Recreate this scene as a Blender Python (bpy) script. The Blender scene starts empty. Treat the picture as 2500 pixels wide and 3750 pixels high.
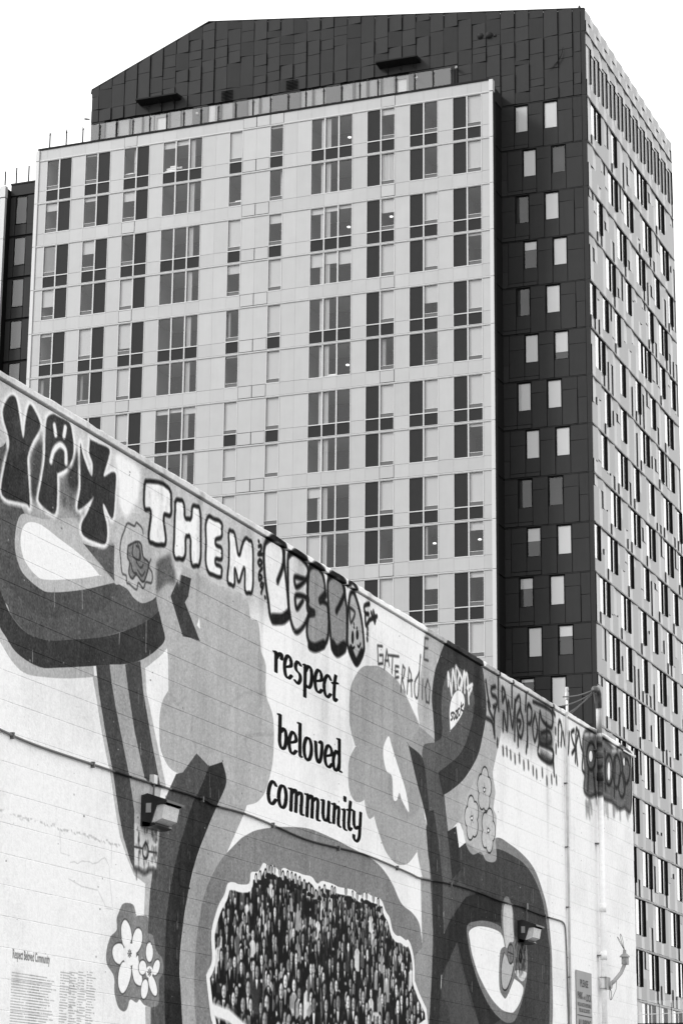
import bpy, bmesh, math, random, time
import numpy as np
from mathutils import Vector, Matrix
# ---------------------------------------------------------------- camera: solved from the vanishing lines of the tower and the wall (photo 2500 x 3750)
FPX, YAW, PITCH, ROLL = 8881.573, .376975, .262369, .0093495
_cy, _sy, _cp, _sp = math.cos(YAW), math.sin(YAW), math.cos(PITCH), math.sin(PITCH)
CF = np.array([-_sy * _cp, _cy * _cp, _sp]); _r = np.array([_cy, _sy, 0.]); _u = np.cross(_r, CF)
CR = math.cos(ROLL) * _r + math.sin(ROLL) * _u; CU = -math.sin(ROLL) * _r + math.cos(ROLL) * _u
GROUND_Z = -1.65            # the eye is the origin
WALL_X = -8.0               # face of the painted block wall (its courses are 0.203 m)
def ray(u, v): return CF + CR * ((u - 1250) / FPX) - CU * ((v - 1875) / FPX)
def on_x(u, v, x): d = ray(u, v); return d * (x / d[0])
def on_y(u, v, y): d = ray(u, v); return d * (y / d[1])
def on_wall(u, v): return on_x(u, v, WALL_X)
def to_px(P):
    P = np.asarray(P, float); d = P @ CF
    return 1250 + FPX * (P @ CR) / d, 1875 - FPX * (P @ CU) / d
S = bpy.context.scene
C = S.collection
cam = bpy.data.cameras.new('camera'); cam.sensor_fit = 'VERTICAL'; cam.sensor_height = 36; cam.lens = FPX / 3750 * 36
cam.clip_start, cam.clip_end = .1, 6000
camo = bpy.data.objects.new('camera', cam); C.objects.link(camo)
camo.matrix_world = Matrix(((CR[0], CU[0], -CF[0], 0), (CR[1], CU[1], -CF[1], 0), (CR[2], CU[2], -CF[2], 0), (0, 0, 0, 1)))
S.camera = camo
# sun from the front left, veiled by thin cloud: soft-edged shadows (direction read from the awnings' shadows)
SUN = Vector((-.85, -.75, .82)).normalized()
el, az = math.asin(SUN.z), math.atan2(SUN.x, SUN.y)
W = bpy.data.worlds.new('World'); S.world = W; W.use_nodes = True
nt = W.node_tree; nt.nodes.clear()
sky = nt.nodes.new('ShaderNodeTexSky'); sky.sky_type = 'NISHITA'; sky.sun_disc = False
sky.sun_elevation = el; sky.sun_rotation = az; sky.air_density = 1.; sky.dust_density = 8.; sky.ozone_density = 1.
bw = nt.nodes.new('ShaderNodeRGBToBW')                       # the photograph is black and white
veil = nt.nodes.new('ShaderNodeMix'); veil.data_type = 'FLOAT'; veil.inputs[0].default_value = .72; veil.inputs[3].default_value = 10.5   # even white cloud over most of the sky
bg = nt.nodes.new('ShaderNodeBackground'); bg.inputs[1].default_value = .125
out = nt.nodes.new('ShaderNodeOutputWorld')
nt.links.new(sky.outputs[0], bw.inputs[0]); nt.links.new(bw.outputs[0], veil.inputs[2]); nt.links.new(veil.outputs[0], bg.inputs[0]); nt.links.new(bg.outputs[0], out.inputs[0])
sun = bpy.data.lights.new('sun', 'SUN'); sun.energy = 1.25; sun.angle = math.radians(10); sun.color = (1, 1, 1)
suno = bpy.data.objects.new('sun', sun); C.objects.link(suno); suno.rotation_euler = SUN.to_track_quat('Z', 'Y').to_euler(); suno.location = (-60, -40, 90)
S.view_settings.view_transform = 'Standard'; S.view_settings.look = 'None'; S.view_settings.exposure = .75; S.view_settings.gamma = 1; S.view_settings.use_curve_mapping = False
S.cycles.max_bounces = 6; S.cycles.transparent_max_bounces = 12; S.cycles.use_denoising = True
# ---------------------------------------------------------------- materials
MATS = {}
def mat(name, g, rough=.6, spec=.5, vary=.0, grain=0., grain_scale=8., bump=0., bump_scale=40., metal=0., coat=0., streak=0.):
    if name in MATS: return MATS[name]
    m = bpy.data.materials.new(name); m.use_nodes = True; nt = m.node_tree; b = nt.nodes['Principled BSDF']
    b.inputs['Roughness'].default_value = rough; b.inputs['Specular IOR Level'].default_value = spec; b.inputs['Metallic'].default_value = metal
    b.inputs['Coat Weight'].default_value = coat; b.inputs['Coat Roughness'].default_value = .12
    b.inputs['Base Color'].default_value = (g, g, g, 1)
    L = nt.links.new; N = nt.nodes.new
    val = None
    def mul(a, c):
        q = N('ShaderNodeMath'); q.operation = 'MULTIPLY'
        (L(a, q.inputs[0]) if not isinstance(a, float) else setattr(q.inputs[0], 'default_value', a)); L(c, q.inputs[1]); return q.outputs[0]
    def rng_(src, lo, hi, f0=0., f1=1.):
        q = N('ShaderNodeMapRange'); L(src, q.inputs[0]); q.inputs[1].default_value = f0; q.inputs[2].default_value = f1; q.inputs[3].default_value = lo; q.inputs[4].default_value = hi; return q.outputs[0]
    if vary or grain or streak:
        val = float(g)
        if vary:
            oi = N('ShaderNodeObjectInfo'); gi = N('ShaderNodeNewGeometry'); ad = N('ShaderNodeMath'); ad.operation = 'ADD'; L(oi.outputs['Random'], ad.inputs[0]); L(gi.outputs['Random Per Island'], ad.inputs[1])
            val = mul(val, rng_(ad.outputs[0], 1 - vary, 1 + vary, 0, 2))
        gp = N('ShaderNodeNewGeometry')
        if grain:
            n = N('ShaderNodeTexNoise'); n.inputs['Scale'].default_value = grain_scale; n.inputs['Detail'].default_value = 5; L(gp.outputs['Position'], n.inputs['Vector'])
            val = mul(val, rng_(n.outputs[0], 1 - grain, 1 + grain, .25, .75))
        if streak:
            mp = N('ShaderNodeMapping'); mp.inputs['Scale'].default_value = (6, 6, .35); L(gp.outputs['Position'], mp.inputs[0])
            n = N('ShaderNodeTexNoise'); n.inputs['Scale'].default_value = 1.; n.inputs['Detail'].default_value = 6; L(mp.outputs[0], n.inputs['Vector'])
            val = mul(val, rng_(n.outputs[0], 1 - streak, 1 + streak * .5, .3, .7))
        cc = N('ShaderNodeCombineColor')
        for i in range(3): L(val, cc.inputs[i])
        L(cc.outputs[0], b.inputs['Base Color'])
    if bump:
        gp = N('ShaderNodeNewGeometry'); n = N('ShaderNodeTexNoise'); n.inputs['Scale'].default_value = bump_scale; n.inputs['Detail'].default_value = 4; L(gp.outputs['Position'], n.inputs['Vector'])
        bp = N('ShaderNodeBump'); bp.inputs['Strength'].default_value = bump; bp.inputs['Distance'].default_value = .01; L(n.outputs[0], bp.inputs['Height']); L(bp.outputs[0], b.inputs['Normal'])
    MATS[name] = m; return m

def glass_mat(name, tint, refl, rough=.0):
    m = bpy.data.materials.new(name); m.use_nodes = True; nt = m.node_tree; nt.nodes.clear(); N = nt.nodes.new; L = nt.links.new
    tr = N('ShaderNodeBsdfTransparent'); tr.inputs[0].default_value = (tint, tint, tint, 1)
    gl = N('ShaderNodeBsdfGlossy'); gl.inputs['Roughness'].default_value = rough; gl.inputs[0].default_value = (1, 1, 1, 1)
    lw = N('ShaderNodeLayerWeight'); lw.inputs[0].default_value = .5
    pw = N('ShaderNodeMath'); pw.operation = 'POWER'; pw.inputs[1].default_value = 4.; L(lw.outputs['Facing'], pw.inputs[0])      # Schlick's curve, the same from both sides of the pane
    mu = N('ShaderNodeMapRange'); L(pw.outputs[0], mu.inputs[0]); mu.inputs[3].default_value = refl; mu.inputs[4].default_value = .95
    mx = N('ShaderNodeMixShader'); L(mu.outputs[0], mx.inputs[0]); L(tr.outputs[0], mx.inputs[1]); L(gl.outputs[0], mx.inputs[2])
    o = N('ShaderNodeOutputMaterial'); L(mx.outputs[0], o.inputs[0]); MATS[name] = m; return m

def emit_mat(name, g, e):
    m = mat(name, g); b = m.node_tree.nodes['Principled BSDF']; b.inputs['Emission Color'].default_value = (1, 1, 1, 1); b.inputs['Emission Strength'].default_value = e; return m

# ---------------------------------------------------------------- mesh building
class MB:
    def __init__(s): s.v, s.f, s.m = [], [], []
    def add(s, vs, fs, mi=0):
        o = len(s.v); s.v += [tuple(map(float, q)) for q in vs]; s.f += [tuple(o + i for i in q) for q in fs]; s.m += [mi] * len(fs); return s
    def box(s, x0, x1, y0, y1, z0, z1, mi=0):
        return s.add([(x0, y0, z0), (x1, y0, z0), (x1, y1, z0), (x0, y1, z0), (x0, y0, z1), (x1, y0, z1), (x1, y1, z1), (x0, y1, z1)],
                     [(0, 3, 2, 1), (4, 5, 6, 7), (0, 1, 5, 4), (1, 2, 6, 5), (2, 3, 7, 6), (3, 0, 4, 7)], mi)
    def edges(s, idx):
        for i in idx: s.m[i] = 1
        return s
    def prism(s, ring, axis, a, b, mi=0):
        """a 2-D ring (other two axes in order) pushed from a to b along an axis"""
        def P(q, t): q = list(q); q.insert(axis, t); return q
        n = len(ring); ar = sum(ring[i][0] * ring[(i + 1) % n][1] - ring[(i + 1) % n][0] * ring[i][1] for i in range(n))
        if (ar > 0) == (axis == 1): ring = ring[::-1]
        vs = [P(q, a) for q in ring] + [P(q, b) for q in ring]
        fs = [tuple(range(n))[::-1], tuple(range(n, 2 * n))] + [(i, (i + 1) % n, n + (i + 1) % n, n + i) for i in range(n)]
        if b < a: fs = [f[::-1] for f in fs]
        return s.add(vs, fs, mi)
    def tube(s, pts, r, n=8, mi=0, cap=True):
        pts = [Vector(q) for q in pts]; rs = r if isinstance(r, (list, tuple)) else [r] * len(pts); o = len(s.v); up = None
        for i, q in enumerate(pts):
            t = (pts[min(i + 1, len(pts) - 1)] - pts[max(i - 1, 0)]).normalized()
            if up is None: up = t.orthogonal().normalized()
            up = (up - t * up.dot(t)).normalized(); sd = t.cross(up)
            s.v += [tuple(q + (up * math.cos(k * 2 * math.pi / n) + sd * math.sin(k * 2 * math.pi / n)) * rs[i]) for k in range(n)]
        for i in range(len(pts) - 1):
            for k in range(n):
                a, b = o + i * n + k, o + i * n + (k + 1) % n; s.f.append((a, b, b + n, a + n)); s.m.append(mi)
        if cap:
            s.f.append(tuple(o + k for k in range(n))[::-1]); s.f.append(tuple(o + (len(pts) - 1) * n + k for k in range(n))); s.m += [mi, mi]
        return s
    def mesh(s, name, mats, smooth=False):
        me = bpy.data.meshes.new(name); me.from_pydata(s.v, [], s.f)
        for q in (mats if isinstance(mats, (list, tuple)) else [mats]): me.materials.append(q)
        if any(s.m): me.polygons.foreach_set('material_index', s.m)
        if smooth: me.polygons.foreach_set('use_smooth', [True] * len(s.f))
        me.update(); return me
    def build(s, name, mats, parent=None, loc=(0, 0, 0), smooth=False, **k):
        return place(name, s.mesh(name, mats, smooth), parent, loc, **k)

def place(name, me, parent=None, loc=(0, 0, 0), label=None, cat=None, group=None, kind=None):
    o = bpy.data.objects.new(name, me); C.objects.link(o); o.location = loc
    if parent: o.parent = parent
    if label: o['label'] = label
    if cat: o['category'] = cat
    if group: o['group'] = group
    if kind: o['kind'] = kind
    return o
def thing(name, label, cat, group=None, loc=(0, 0, 0)):
    return place(name, None, None, loc, label, cat, group)
def joined(items, name, mats, parent, **k):
    """many alike pieces (mesh, location) as one mesh of kind stuff"""
    mb = MB()
    for me, (x, y, z) in items:
        mb.add([(v.co.x + x, v.co.y + y, v.co.z + z) for v in me.vertices], [tuple(p.vertices) for p in me.polygons])
        mb.m[-len(me.polygons):] = [p.material_index for p in me.polygons]
    if mb.f: return mb.build(name, mats, parent, kind='stuff', **k)
def px_area(c, hx, hy, hz):
    """rough size in the photograph of a box at c, 0 when outside the frame"""
    P = [(c[0] + a * hx, c[1] + b * hy, c[2] + d * hz) for a in (-1, 1) for b in (-1, 1) for d in (-1, 1)]
    U = [to_px(q) for q in P]; xs, ys = [q[0] for q in U], [q[1] for q in U]
    x0, x1, y0, y1 = max(min(xs), 0), min(max(xs), 2500), max(min(ys), 0), min(max(ys), 3750)
    if x1 <= x0 or y1 <= y0: return 0
    return (x1 - x0) * (y1 - y0)
def above_wall(c, margin=0):
    """is a far point seen above the painted wall's parapet (or right of its end)?"""
    u, v = to_px(c)
    return u > 2311 - margin or v < 1353 + (2740 - 1353) / 2311 * u + margin
# ---------------------------------------------------------------- mural paint (flat print on the block wall, drawn in wall metres)
# photo pixels only give directions; the wall plane x = WALL_X gives the distance
RES, PY0, PY1, PZ0, PZ1 = .0045, 11.0, 30.66, .55, 5.30
NX, NZ = int((PY1 - PY0) / RES), int((PZ1 - PZ0) / RES)
rng = np.random.default_rng(7)
canvas = np.full((NZ, NX), 233., np.float32)

def K(ox, oy, s, pts):
    return [(ox + a / s, oy + b / s) for a, b in pts]
K1 = lambda *q: K(0, 1400, 2, q)
K2 = lambda *q: K(0, 2184, 2, q)
K3 = lambda *q: K(0, 2966, 2, q)
K4 = lambda *q: K(784, 1900, 2, q)
K5 = lambda *q: K(784, 2684, 2, q)
K6 = lambda *q: K(700, 2966, 2, q)
K7 = lambda *q: K(1550, 2250, 2, q)
K8 = lambda *q: K(1484, 2966, 2, q)

def ell(c, rx, ry, n=20, rot=0):
    cr, sr = math.cos(rot), math.sin(rot)
    return [(c[0] + rx * math.cos(t) * cr - ry * math.sin(t) * sr, c[1] + rx * math.cos(t) * sr + ry * math.sin(t) * cr)
            for t in np.linspace(0, 2 * math.pi, n, endpoint=False)]

def smooth(pts, closed=True, n=6):
    P = np.array(pts, float); N = len(P); out = []
    for i in range(N if closed else N - 1):
        if closed: a, b, c, d = P[i - 1], P[i], P[(i + 1) % N], P[(i + 2) % N]
        else: a, b, c, d = P[max(i - 1, 0)], P[i], P[i + 1], P[min(i + 2, N - 1)]
        for t in np.arange(n) / n:
            out.append(.5 * (2 * b + (c - a) * t + (2 * a - 5 * b + 4 * c - d) * t * t + (3 * b - a - 3 * c + d) * t ** 3))
    if not closed: out.append(P[-1])
    return out

def tex(pts):
    return np.array([((w[1] - PY0) / RES, (w[2] - PZ0) / RES) for w in (on_wall(u, v) for u, v in pts)])

def blur(m, r):
    r = int(r)
    if r < 1: return m
    for ax in (0, 1):
        for _ in range(2):
            c = np.cumsum(np.concatenate([np.zeros_like(np.take(m, [0], ax)), m], ax), ax)
            n = m.shape[ax]; i = np.arange(n); hi = np.minimum(i + r + 1, n); lo = np.maximum(i - r, 0)
            sh = [1, 1]; sh[ax] = n
            m = (np.take(c, hi, ax) - np.take(c, lo, ax)) / (hi - lo).reshape(sh)
    return m

def poly_mask(T, pad=0):
    x0, x1 = max(int(T[:, 0].min()) - 1 - pad, 0), min(int(T[:, 0].max()) + 2 + pad, NX)
    z0, z1 = max(int(T[:, 1].min()) - 1 - pad, 0), min(int(T[:, 1].max()) + 2 + pad, NZ)
    if x1 <= x0 or z1 <= z0: return None
    m = np.zeros((z1 - z0, x1 - x0), np.float32); xs = np.arange(x0, x1)
    A, B = T, np.roll(T, -1, 0)
    for sub in (.25, .75):
        for r in range(z0, z1):
            zz = r + sub
            k = (A[:, 1] <= zz) != (B[:, 1] <= zz)
            if not k.any(): continue
            a, b = A[k], B[k]
            c = np.sort(a[:, 0] + (zz - a[:, 1]) / (b[:, 1] - a[:, 1]) * (b[:, 0] - a[:, 0]))
            for q in range(0, len(c) - 1, 2):
                m[r - z0] += .5 * (np.clip(c[q + 1] - xs, 0, 1) - np.clip(c[q] - xs, 0, 1))
    return m, x0, z0

def blend(m, x0, z0, v, alpha=1, dst=None):
    c = canvas if dst is None else dst
    s = c[z0:z0 + m.shape[0], x0:x0 + m.shape[1]]
    s += (v - s) * np.clip(m * alpha, 0, 1)

def fill(v, pts, curve=True, soft=0, alpha=1, dst=None):
    T = tex(smooth(pts) if curve else pts)
    r = int(soft / RES)
    q = poly_mask(T, 2 * r + 1)
    if q is None: return
    m, x0, z0 = q
    blend(blur(m, r), x0, z0, v, alpha, dst)

def stroke(v, pts, w, curve=True, soft=.006, alpha=1, pen=1., closed=False, dst=None, raw=False):
    """a line of width w metres; pen < 1 flattens the pen's height, as a broad nib does"""
    if not raw:
        if curve and len(pts) > 2: pts = smooth(pts, closed)
        T = tex(pts)
    else: T = np.array(pts, float)
    h, s = w / 2 / RES, max(soft / RES, .7)
    pad = int(h + s + 2)
    x0, x1 = max(int(T[:, 0].min()) - pad, 0), min(int(T[:, 0].max()) + pad + 1, NX)
    z0, z1 = max(int(T[:, 1].min()) - pad, 0), min(int(T[:, 1].max()) + pad + 1, NZ)
    if x1 <= x0 or z1 <= z0: return
    D = np.full((z1 - z0, x1 - x0), 1e6, np.float32)
    n = len(T)
    for i in range(n if closed else max(n - 1, 1)):
        a, b = T[i], T[(i + 1) % n] if n > 1 else T[i]
        bx0, bx1 = max(int(min(a[0], b[0])) - pad, x0), min(int(max(a[0], b[0])) + pad + 1, x1)
        bz0, bz1 = max(int(min(a[1], b[1])) - pad, z0), min(int(max(a[1], b[1])) + pad + 1, z1)
        if bx1 <= bx0 or bz1 <= bz0: continue
        X = np.arange(bx0, bx1)[None, :] + .5 - a[0]; Z = (np.arange(bz0, bz1)[:, None] + .5 - a[1]) / pen
        dx, dz = b[0] - a[0], (b[1] - a[1]) / pen
        L = dx * dx + dz * dz + 1e-9
        t = np.clip((X * dx + Z * dz) / L, 0, 1)
        d = np.hypot(X - t * dx, Z - t * dz)
        S = D[bz0 - z0:bz1 - z0, bx0 - x0:bx1 - x0]; np.minimum(S, d, out=S)
    blend(np.clip((h + s / 2 - D) / s, 0, 1), x0, z0, v, alpha, dst)

def noise(cell, seed=0):
    r = np.random.default_rng(seed); a, b = int(NZ * RES / cell) + 3, int(NX * RES / cell) + 3
    g = r.standard_normal((a, b)).astype(np.float32)
    z = np.arange(NZ) * RES / cell; x = np.arange(NX) * RES / cell
    zi, xi = z.astype(int), x.astype(int); fz = (z - zi)[:, None]; fx = (x - xi)[None, :]
    fz = fz * fz * (3 - 2 * fz); fx = fx * fx * (3 - 2 * fx)
    G = lambda i, j: g[np.ix_(zi + i, xi + j)]
    return (G(0, 0) * (1 - fz) + G(1, 0) * fz) * (1 - fx) + (G(0, 1) * (1 - fz) + G(1, 1) * fz) * fx

LT, MID, DK = 180, 94, 64
# uneven greyed zone under the graffiti along the parapet
fill(196, [(-150, 1240), (0, 1330), (1000, 1990), (960, 2260), (640, 2120), (430, 2010), (200, 1900), (-150, 1900)], soft=.1)
fill(150, [(-150, 1750), (0, 1700), (110, 1850), (280, 1880), (330, 1990), (120, 1990), (-150, 1990)], soft=.07)
# ---- left leaf with its eye
fill(LT, [(-200, 2000), (0, 2349), (55, 2434), (100, 2469), (170, 2481), (250, 2485), (345, 2480), (345, 2480), (360, 2400), (500, 2447),
          (532, 2446), (560, 2425), (605, 2383), (640, 2300), (570, 2050), (420, 1900), (60, 1890), (-200, 1700)])
fill(MID, [(-200, 1700), (0, 1640), (25, 1632), (90, 1880), (230, 1950), (330, 2000), (415, 2000), (422, 2000), (422, 2130), (422, 2130), (450, 2140), (520, 2210), (572, 2175), (580, 2240), (540, 2290), (465, 2308),
           (375, 2333), (250, 2343), (175, 2345), (100, 2319), (45, 2259), (0, 2195), (-200, 2150)])
fill(84, [(-200, 1900), (65, 2180), (115, 2240), (170, 2264), (280, 2250), (370, 2238), (430, 2145), (300, 2150), (100, 2120), (-200, 1760)], alpha=.7)
fill(DK, K2((-60, -220), (20, 0), (90, 150), (200, 270), (350, 322), (500, 318), (750, 298), (930, 248), (1080, 180), (1160, 112), (1165, 110),
            (1210, 300), (1150, 390), (1040, 465), (920, 497), (700, 510), (440, 523), (290, 518), (130, 420), (40, 290), (0, 225), (-70, 60)))
fill(LT + 4, K1((835, 1470), (835, 1470), (600, 1522), (380, 1540), (290, 1510), (170, 1400), (120, 1270), (110, 1150), (130, 1020), (170, 965), (250, 985), (420, 1040), (560, 1130), (700, 1290), (840, 1460)))
fill(242, K1((730, 1415), (730, 1415), (560, 1440), (340, 1447), (260, 1410), (180, 1300), (152, 1180), (165, 1080), (210, 1028), (300, 1045), (440, 1150), (560, 1240), (660, 1330)))
fill(96, K1((690, 1270), (740, 1200), (840, 1190), (845, 1450), (780, 1380)), curve=False, soft=.02)
# ---- stem from the leaf
fill(LT, [(340, 2478), (350, 2534), (370, 2664), (395, 2794), (402, 2814), (423, 2968), (440, 3066), (465, 3141), (492, 3206), (535, 3238), (555, 3238), (560, 3150), (590, 2890), (608, 2879), (575, 2719), (537, 2534), (532, 2440)], curve=False)
fill(166, K2((805, 500), (917, 500), (945, 720), (985, 980), (1060, 1330), (1050, 1600), (985, 1590), (945, 1300), (905, 1100), (850, 820), (820, 640)), curve=False)
fill(80, K2((705, 510), (805, 503), (820, 640), (850, 820), (905, 1100), (945, 1300), (985, 1568), (985, 2000), (960, 1950), (905, 1770), (868, 1568), (830, 1300), (770, 980), (725, 700)), curve=False)
fill(78, K2((917, 500), (1030, 475), (1050, 700), (1110, 1050), (1175, 1390), (1120, 1400), (1060, 1330), (985, 980), (945, 720)), curve=False)
# ---- rose
fill(186, [(430, 1910), (480, 1880), (530, 1900), (560, 1990), (575, 2060), (580, 2130), (572, 2184), (540, 2206), (515, 2207), (490, 2190), (468, 2160), (440, 2142), (420, 2130), (420, 2010)])
fill(132, K1((940, 1200), (1000, 1170), (1035, 1190), (1050, 1280), (1090, 1330), (1065, 1440), (1040, 1460), (1000, 1410), (970, 1440), (945, 1400), (950, 1320), (935, 1280)))
for q, g in ((K1((885, 1290), (880, 1230), (890, 1150), (915, 1080), (935, 1035), (985, 1055), (1000, 1030), (1040, 1070), (1050, 1110)), 90),
             (K1((1105, 1300), (1090, 1350), (1115, 1400), (1110, 1470), (1070, 1465), (1050, 1510), (1015, 1470), (1000, 1520), (950, 1480), (930, 1470), (925, 1420), (895, 1395), (885, 1290)), 90),
             (K1((940, 1200), (1000, 1170), (1035, 1190), (1050, 1280), (1090, 1330), (1065, 1440), (1040, 1460), (1000, 1410), (970, 1440), (945, 1400), (950, 1320), (935, 1280), (940, 1200)), 70),
             (K1((975, 1200), (970, 1260), (1000, 1300), (1030, 1290), (1020, 1220), (1000, 1200)), 70), (K1((960, 1330), (975, 1390), (1000, 1400)), 70),
             (K1((1000, 1320), (1030, 1360), (1050, 1340)), 75), (K1((1010, 1380), (1040, 1420), (1060, 1390)), 75), (K1((1010, 1180), (1025, 1240), (1020, 1290)), 75)):
    stroke(g, q, .018, soft=.012)
# ---- cloud crown beside the words
CL = [(572, 2184), (575, 2060), (650, 2060), (784, 2135), (865, 2165), (905, 2195), (917, 2263), (945, 2279), (953, 2358), (957, 2390), (973, 2438), (974, 2542), (997, 2613), (1003, 2684), (999, 2784), (986, 2849),
      (969, 2904), (939, 2939), (904, 2949), (904, 2949), (860, 2945), (800, 2910), (760, 2805), (722, 2758), (700, 2790), (670, 2829), (645, 2829), (615, 2804), (590, 2749), (584, 2684), (585, 2619), (597, 2564), (617, 2529), (617, 2529), (615, 2404), (605, 2334), (590, 2270)]
fill(173, CL)
for q in (K2((1240, 690), (1300, 790), (1350, 740)), K2((1415, 880), (1405, 1000), (1440, 1140)), [(838, 2610), (850, 2570), (900, 2540), (960, 2540)], [(834, 2864), (850, 2900), (880, 2930)], [(1000, 2690), (900, 2700), (920, 2780)]):
    stroke(163, q, .03, soft=.02)
fill(66, K2((1250, 0), (1320, -160), (1400, -130), (1380, 0), (1355, 45), (1465, 330), (1400, 305), (1340, 295)), curve=False)
fill(104, K1((1150, 1310), (1260, 1230), (1290, 1480), (1240, 1470), (1225, 1470), (1145, 1545)), curve=False, soft=.02)
fill(206, K1((1280, 1320), (1340, 1330), (1310, 1500)), curve=False, soft=.015)
fill(240, K2((1460, 155), (1465, 240), (1442, 215)), curve=False)
# ---- trunk
fill(173, [(690, 2740), (820, 2740), (820, 2830), (700, 2815)], curve=False)
fill(LT - 4, K3((1065, 545), (1110, 520), (1110, 700), (1090, 800), (1055, 790)), curve=False)
fill(86, [(720, 2759), (765, 2807), (730, 2894), (702, 2953), (646, 3145), (614, 3320), (606, 3448), (602, 3607), (606, 3790), (552, 3790), (552, 3690), (541, 3420), (550, 3266), (555, 3226), (578, 3040), (590, 2960), (645, 2835), (670, 2829)], curve=False)
fill(LT - 6, K3((1065, 1440), (1105, 1440), (1105, 1640), (1068, 1640)), curve=False)
fill(166, [(829, 2864), (860, 2945), (904, 2949), (894, 2979), (832, 3123), (790, 3180), (745, 3290), (718, 3466), (712, 3650), (722, 3790), (670, 3790), (662, 3631), (658, 3527), (670, 3392), (686, 3288), (714, 3161), (757, 3041), (797, 2946)], curve=False)
fill(52, [(765, 2807), (765, 2807), (814, 2791), (814, 2791), (829, 2864), (797, 2946), (757, 3041), (714, 3161), (686, 3288), (670, 3392), (658, 3527), (662, 3631), (670, 3790), (670, 3790), (606, 3790), (606, 3790), (602, 3607), (606, 3448), (614, 3320), (646, 3145), (702, 2953), (730, 2894)])
fill(42, [(603, 3621), (661, 3634), (670, 3790), (606, 3790)], curve=False)
# ---- arch round the pasted photograph
fill(134, [(830, 3124), (884, 3069), (929, 3044), (994, 3031), (1064, 3029), (1134, 3036), (1219, 3071), (1274, 3099), (1364, 3149), (1409, 3194), (1439, 3244), (1469, 3309), (1509, 3344), (1534, 3384), (1544, 3449), (1544, 3449), (1575, 3500), (1566, 3790), (1566, 3790), (722, 3790), (722, 3790), (712, 3650), (718, 3466), (745, 3290), (790, 3180)])
fill(240, K5((220, 590), (240, 530), (310, 515), (420, 665), (300, 712), (200, 770), (92, 880)), curve=False)
# ---- right cloud, dark branches and trunk bands
C2 = [(1284, 2515), (1304, 2470), (1329, 2442), (1359, 2439), (1389, 2442), (1429, 2470), (1469, 2515), (1510, 2600), (1537, 2665), (1537, 2665), (1494, 2729), (1494, 2729), (1544, 2934), (1555, 3000), (1560, 3020), (1581, 3226), (1581, 3226), (1546, 3214), (1546, 3214), (1534, 3164), (1526, 3119), (1526, 3119), (1499, 3156), (1476, 3168), (1444, 3159), (1409, 3114), (1381, 3034), (1369, 2989), (1369, 2989), (1351, 2999), (1339, 2969), (1334, 2929), (1334, 2929), (1314, 2939), (1294, 2929), (1279, 2894), (1274, 2834), (1279, 2779), (1301, 2734), (1301, 2734), (1286, 2684), (1279, 2640), (1279, 2570)]
fill(166, C2)
fill(150, [(1440, 2480), (1500, 2590), (1537, 2665), (1500, 2735), (1540, 2930), (1490, 3000), (1420, 2900), (1440, 2700)], soft=.02, alpha=.6)
fill(240, K5((1275, 25), (1300, 100), (1350, 260), (1400, 420), (1425, 580), (1375, 500), (1355, 440), (1335, 495), (1310, 480), (1300, 320), (1260, 280), (1238, 180), (1240, 100)))
fill(LT, [(1560, 2290), (1640, 2340), (1600, 2420), (1585, 2540), (1590, 2640), (1592, 2725), (1550, 2735), (1537, 2665), (1527, 2600), (1535, 2500)], curve=False)
fill(174, [(1768, 2440), (1824, 2470), (1836, 2620), (1830, 2700), (1815, 2770), (1803, 2835), (1812, 2900), (1805, 2960), (1816, 2993), (1812, 3073), (1812, 3073), (1780, 3120), (1704, 3089), (1680, 3012), (1635, 3046), (1620, 2913), (1700, 2850), (1745, 2775), (1765, 2700), (1780, 2600)])
fill(152, [(1539, 3211), (1579, 3216), (1584, 3416), (1579, 3591), (1566, 3790), (1512, 3790), (1520, 3500), (1544, 3470), (1544, 3440), (1541, 3300)], curve=False)
# head of the right figure
fill(130, K8((400, 260), (440, 235), (560, 300), (665, 205), (760, 250), (870, 340), (950, 450), (1010, 620), (1040, 750), (1060, 930), (1072, 1150), (1062, 1640), (900, 1640), (700, 700)))
fill(72, K8((340, 510), (340, 510), (400, 440), (390, 280), (440, 240), (560, 330), (665, 285), (800, 345), (880, 410), (950, 520), (1000, 660), (1025, 800), (1045, 950), (1058, 1100), (1050, 1640), (1050, 1640), (240, 1640), (260, 1300), (280, 930), (320, 700)))
fill(88, K8((270, 930), (290, 520), (360, 495), (450, 560), (520, 590), (440, 640), (350, 760)), curve=False, soft=.01)
fill(52, K8((440, 640), (560, 600), (700, 680), (720, 830), (560, 810), (450, 860), (470, 1000), (540, 1250), (640, 1440), (700, 1530), (560, 1640), (430, 1200), (380, 960), (270, 1200), (200, 1280), (270, 930), (330, 800)), curve=False)
fill(98, K8((375, 970), (440, 1300), (510, 1500), (560, 1640), (330, 1640), (320, 1470), (260, 1330), (300, 1150)), curve=False, alpha=.45)
fill(126, K8((450, 850), (520, 815), (600, 815), (680, 845), (705, 880), (705, 880), (700, 740), (720, 650), (745, 635), (765, 665), (790, 760), (800, 940), (870, 930), (890, 1050), (890, 1180), (870, 1330), (830, 1470), (790, 1550), (720, 1550), (630, 1460), (550, 1310), (490, 1130), (460, 990)))
fill(236, K8((465, 890), (520, 855), (600, 860), (680, 890), (710, 930), (725, 1000), (725, 1000), (690, 1050), (685, 1290), (715, 1370), (740, 1370), (790, 1250), (800, 1240), (860, 1300), (840, 1400), (800, 1470), (770, 1485), (700, 1460), (620, 1370), (540, 1220), (490, 1070), (470, 960)))
fill(196, K8((720, 700), (775, 700), (785, 850), (790, 960), (760, 970), (735, 1010), (715, 860)))
fill(182, K8((720, 1050), (760, 1120), (790, 1130), (770, 1240), (740, 1310), (710, 1300), (700, 1150)))
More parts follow.
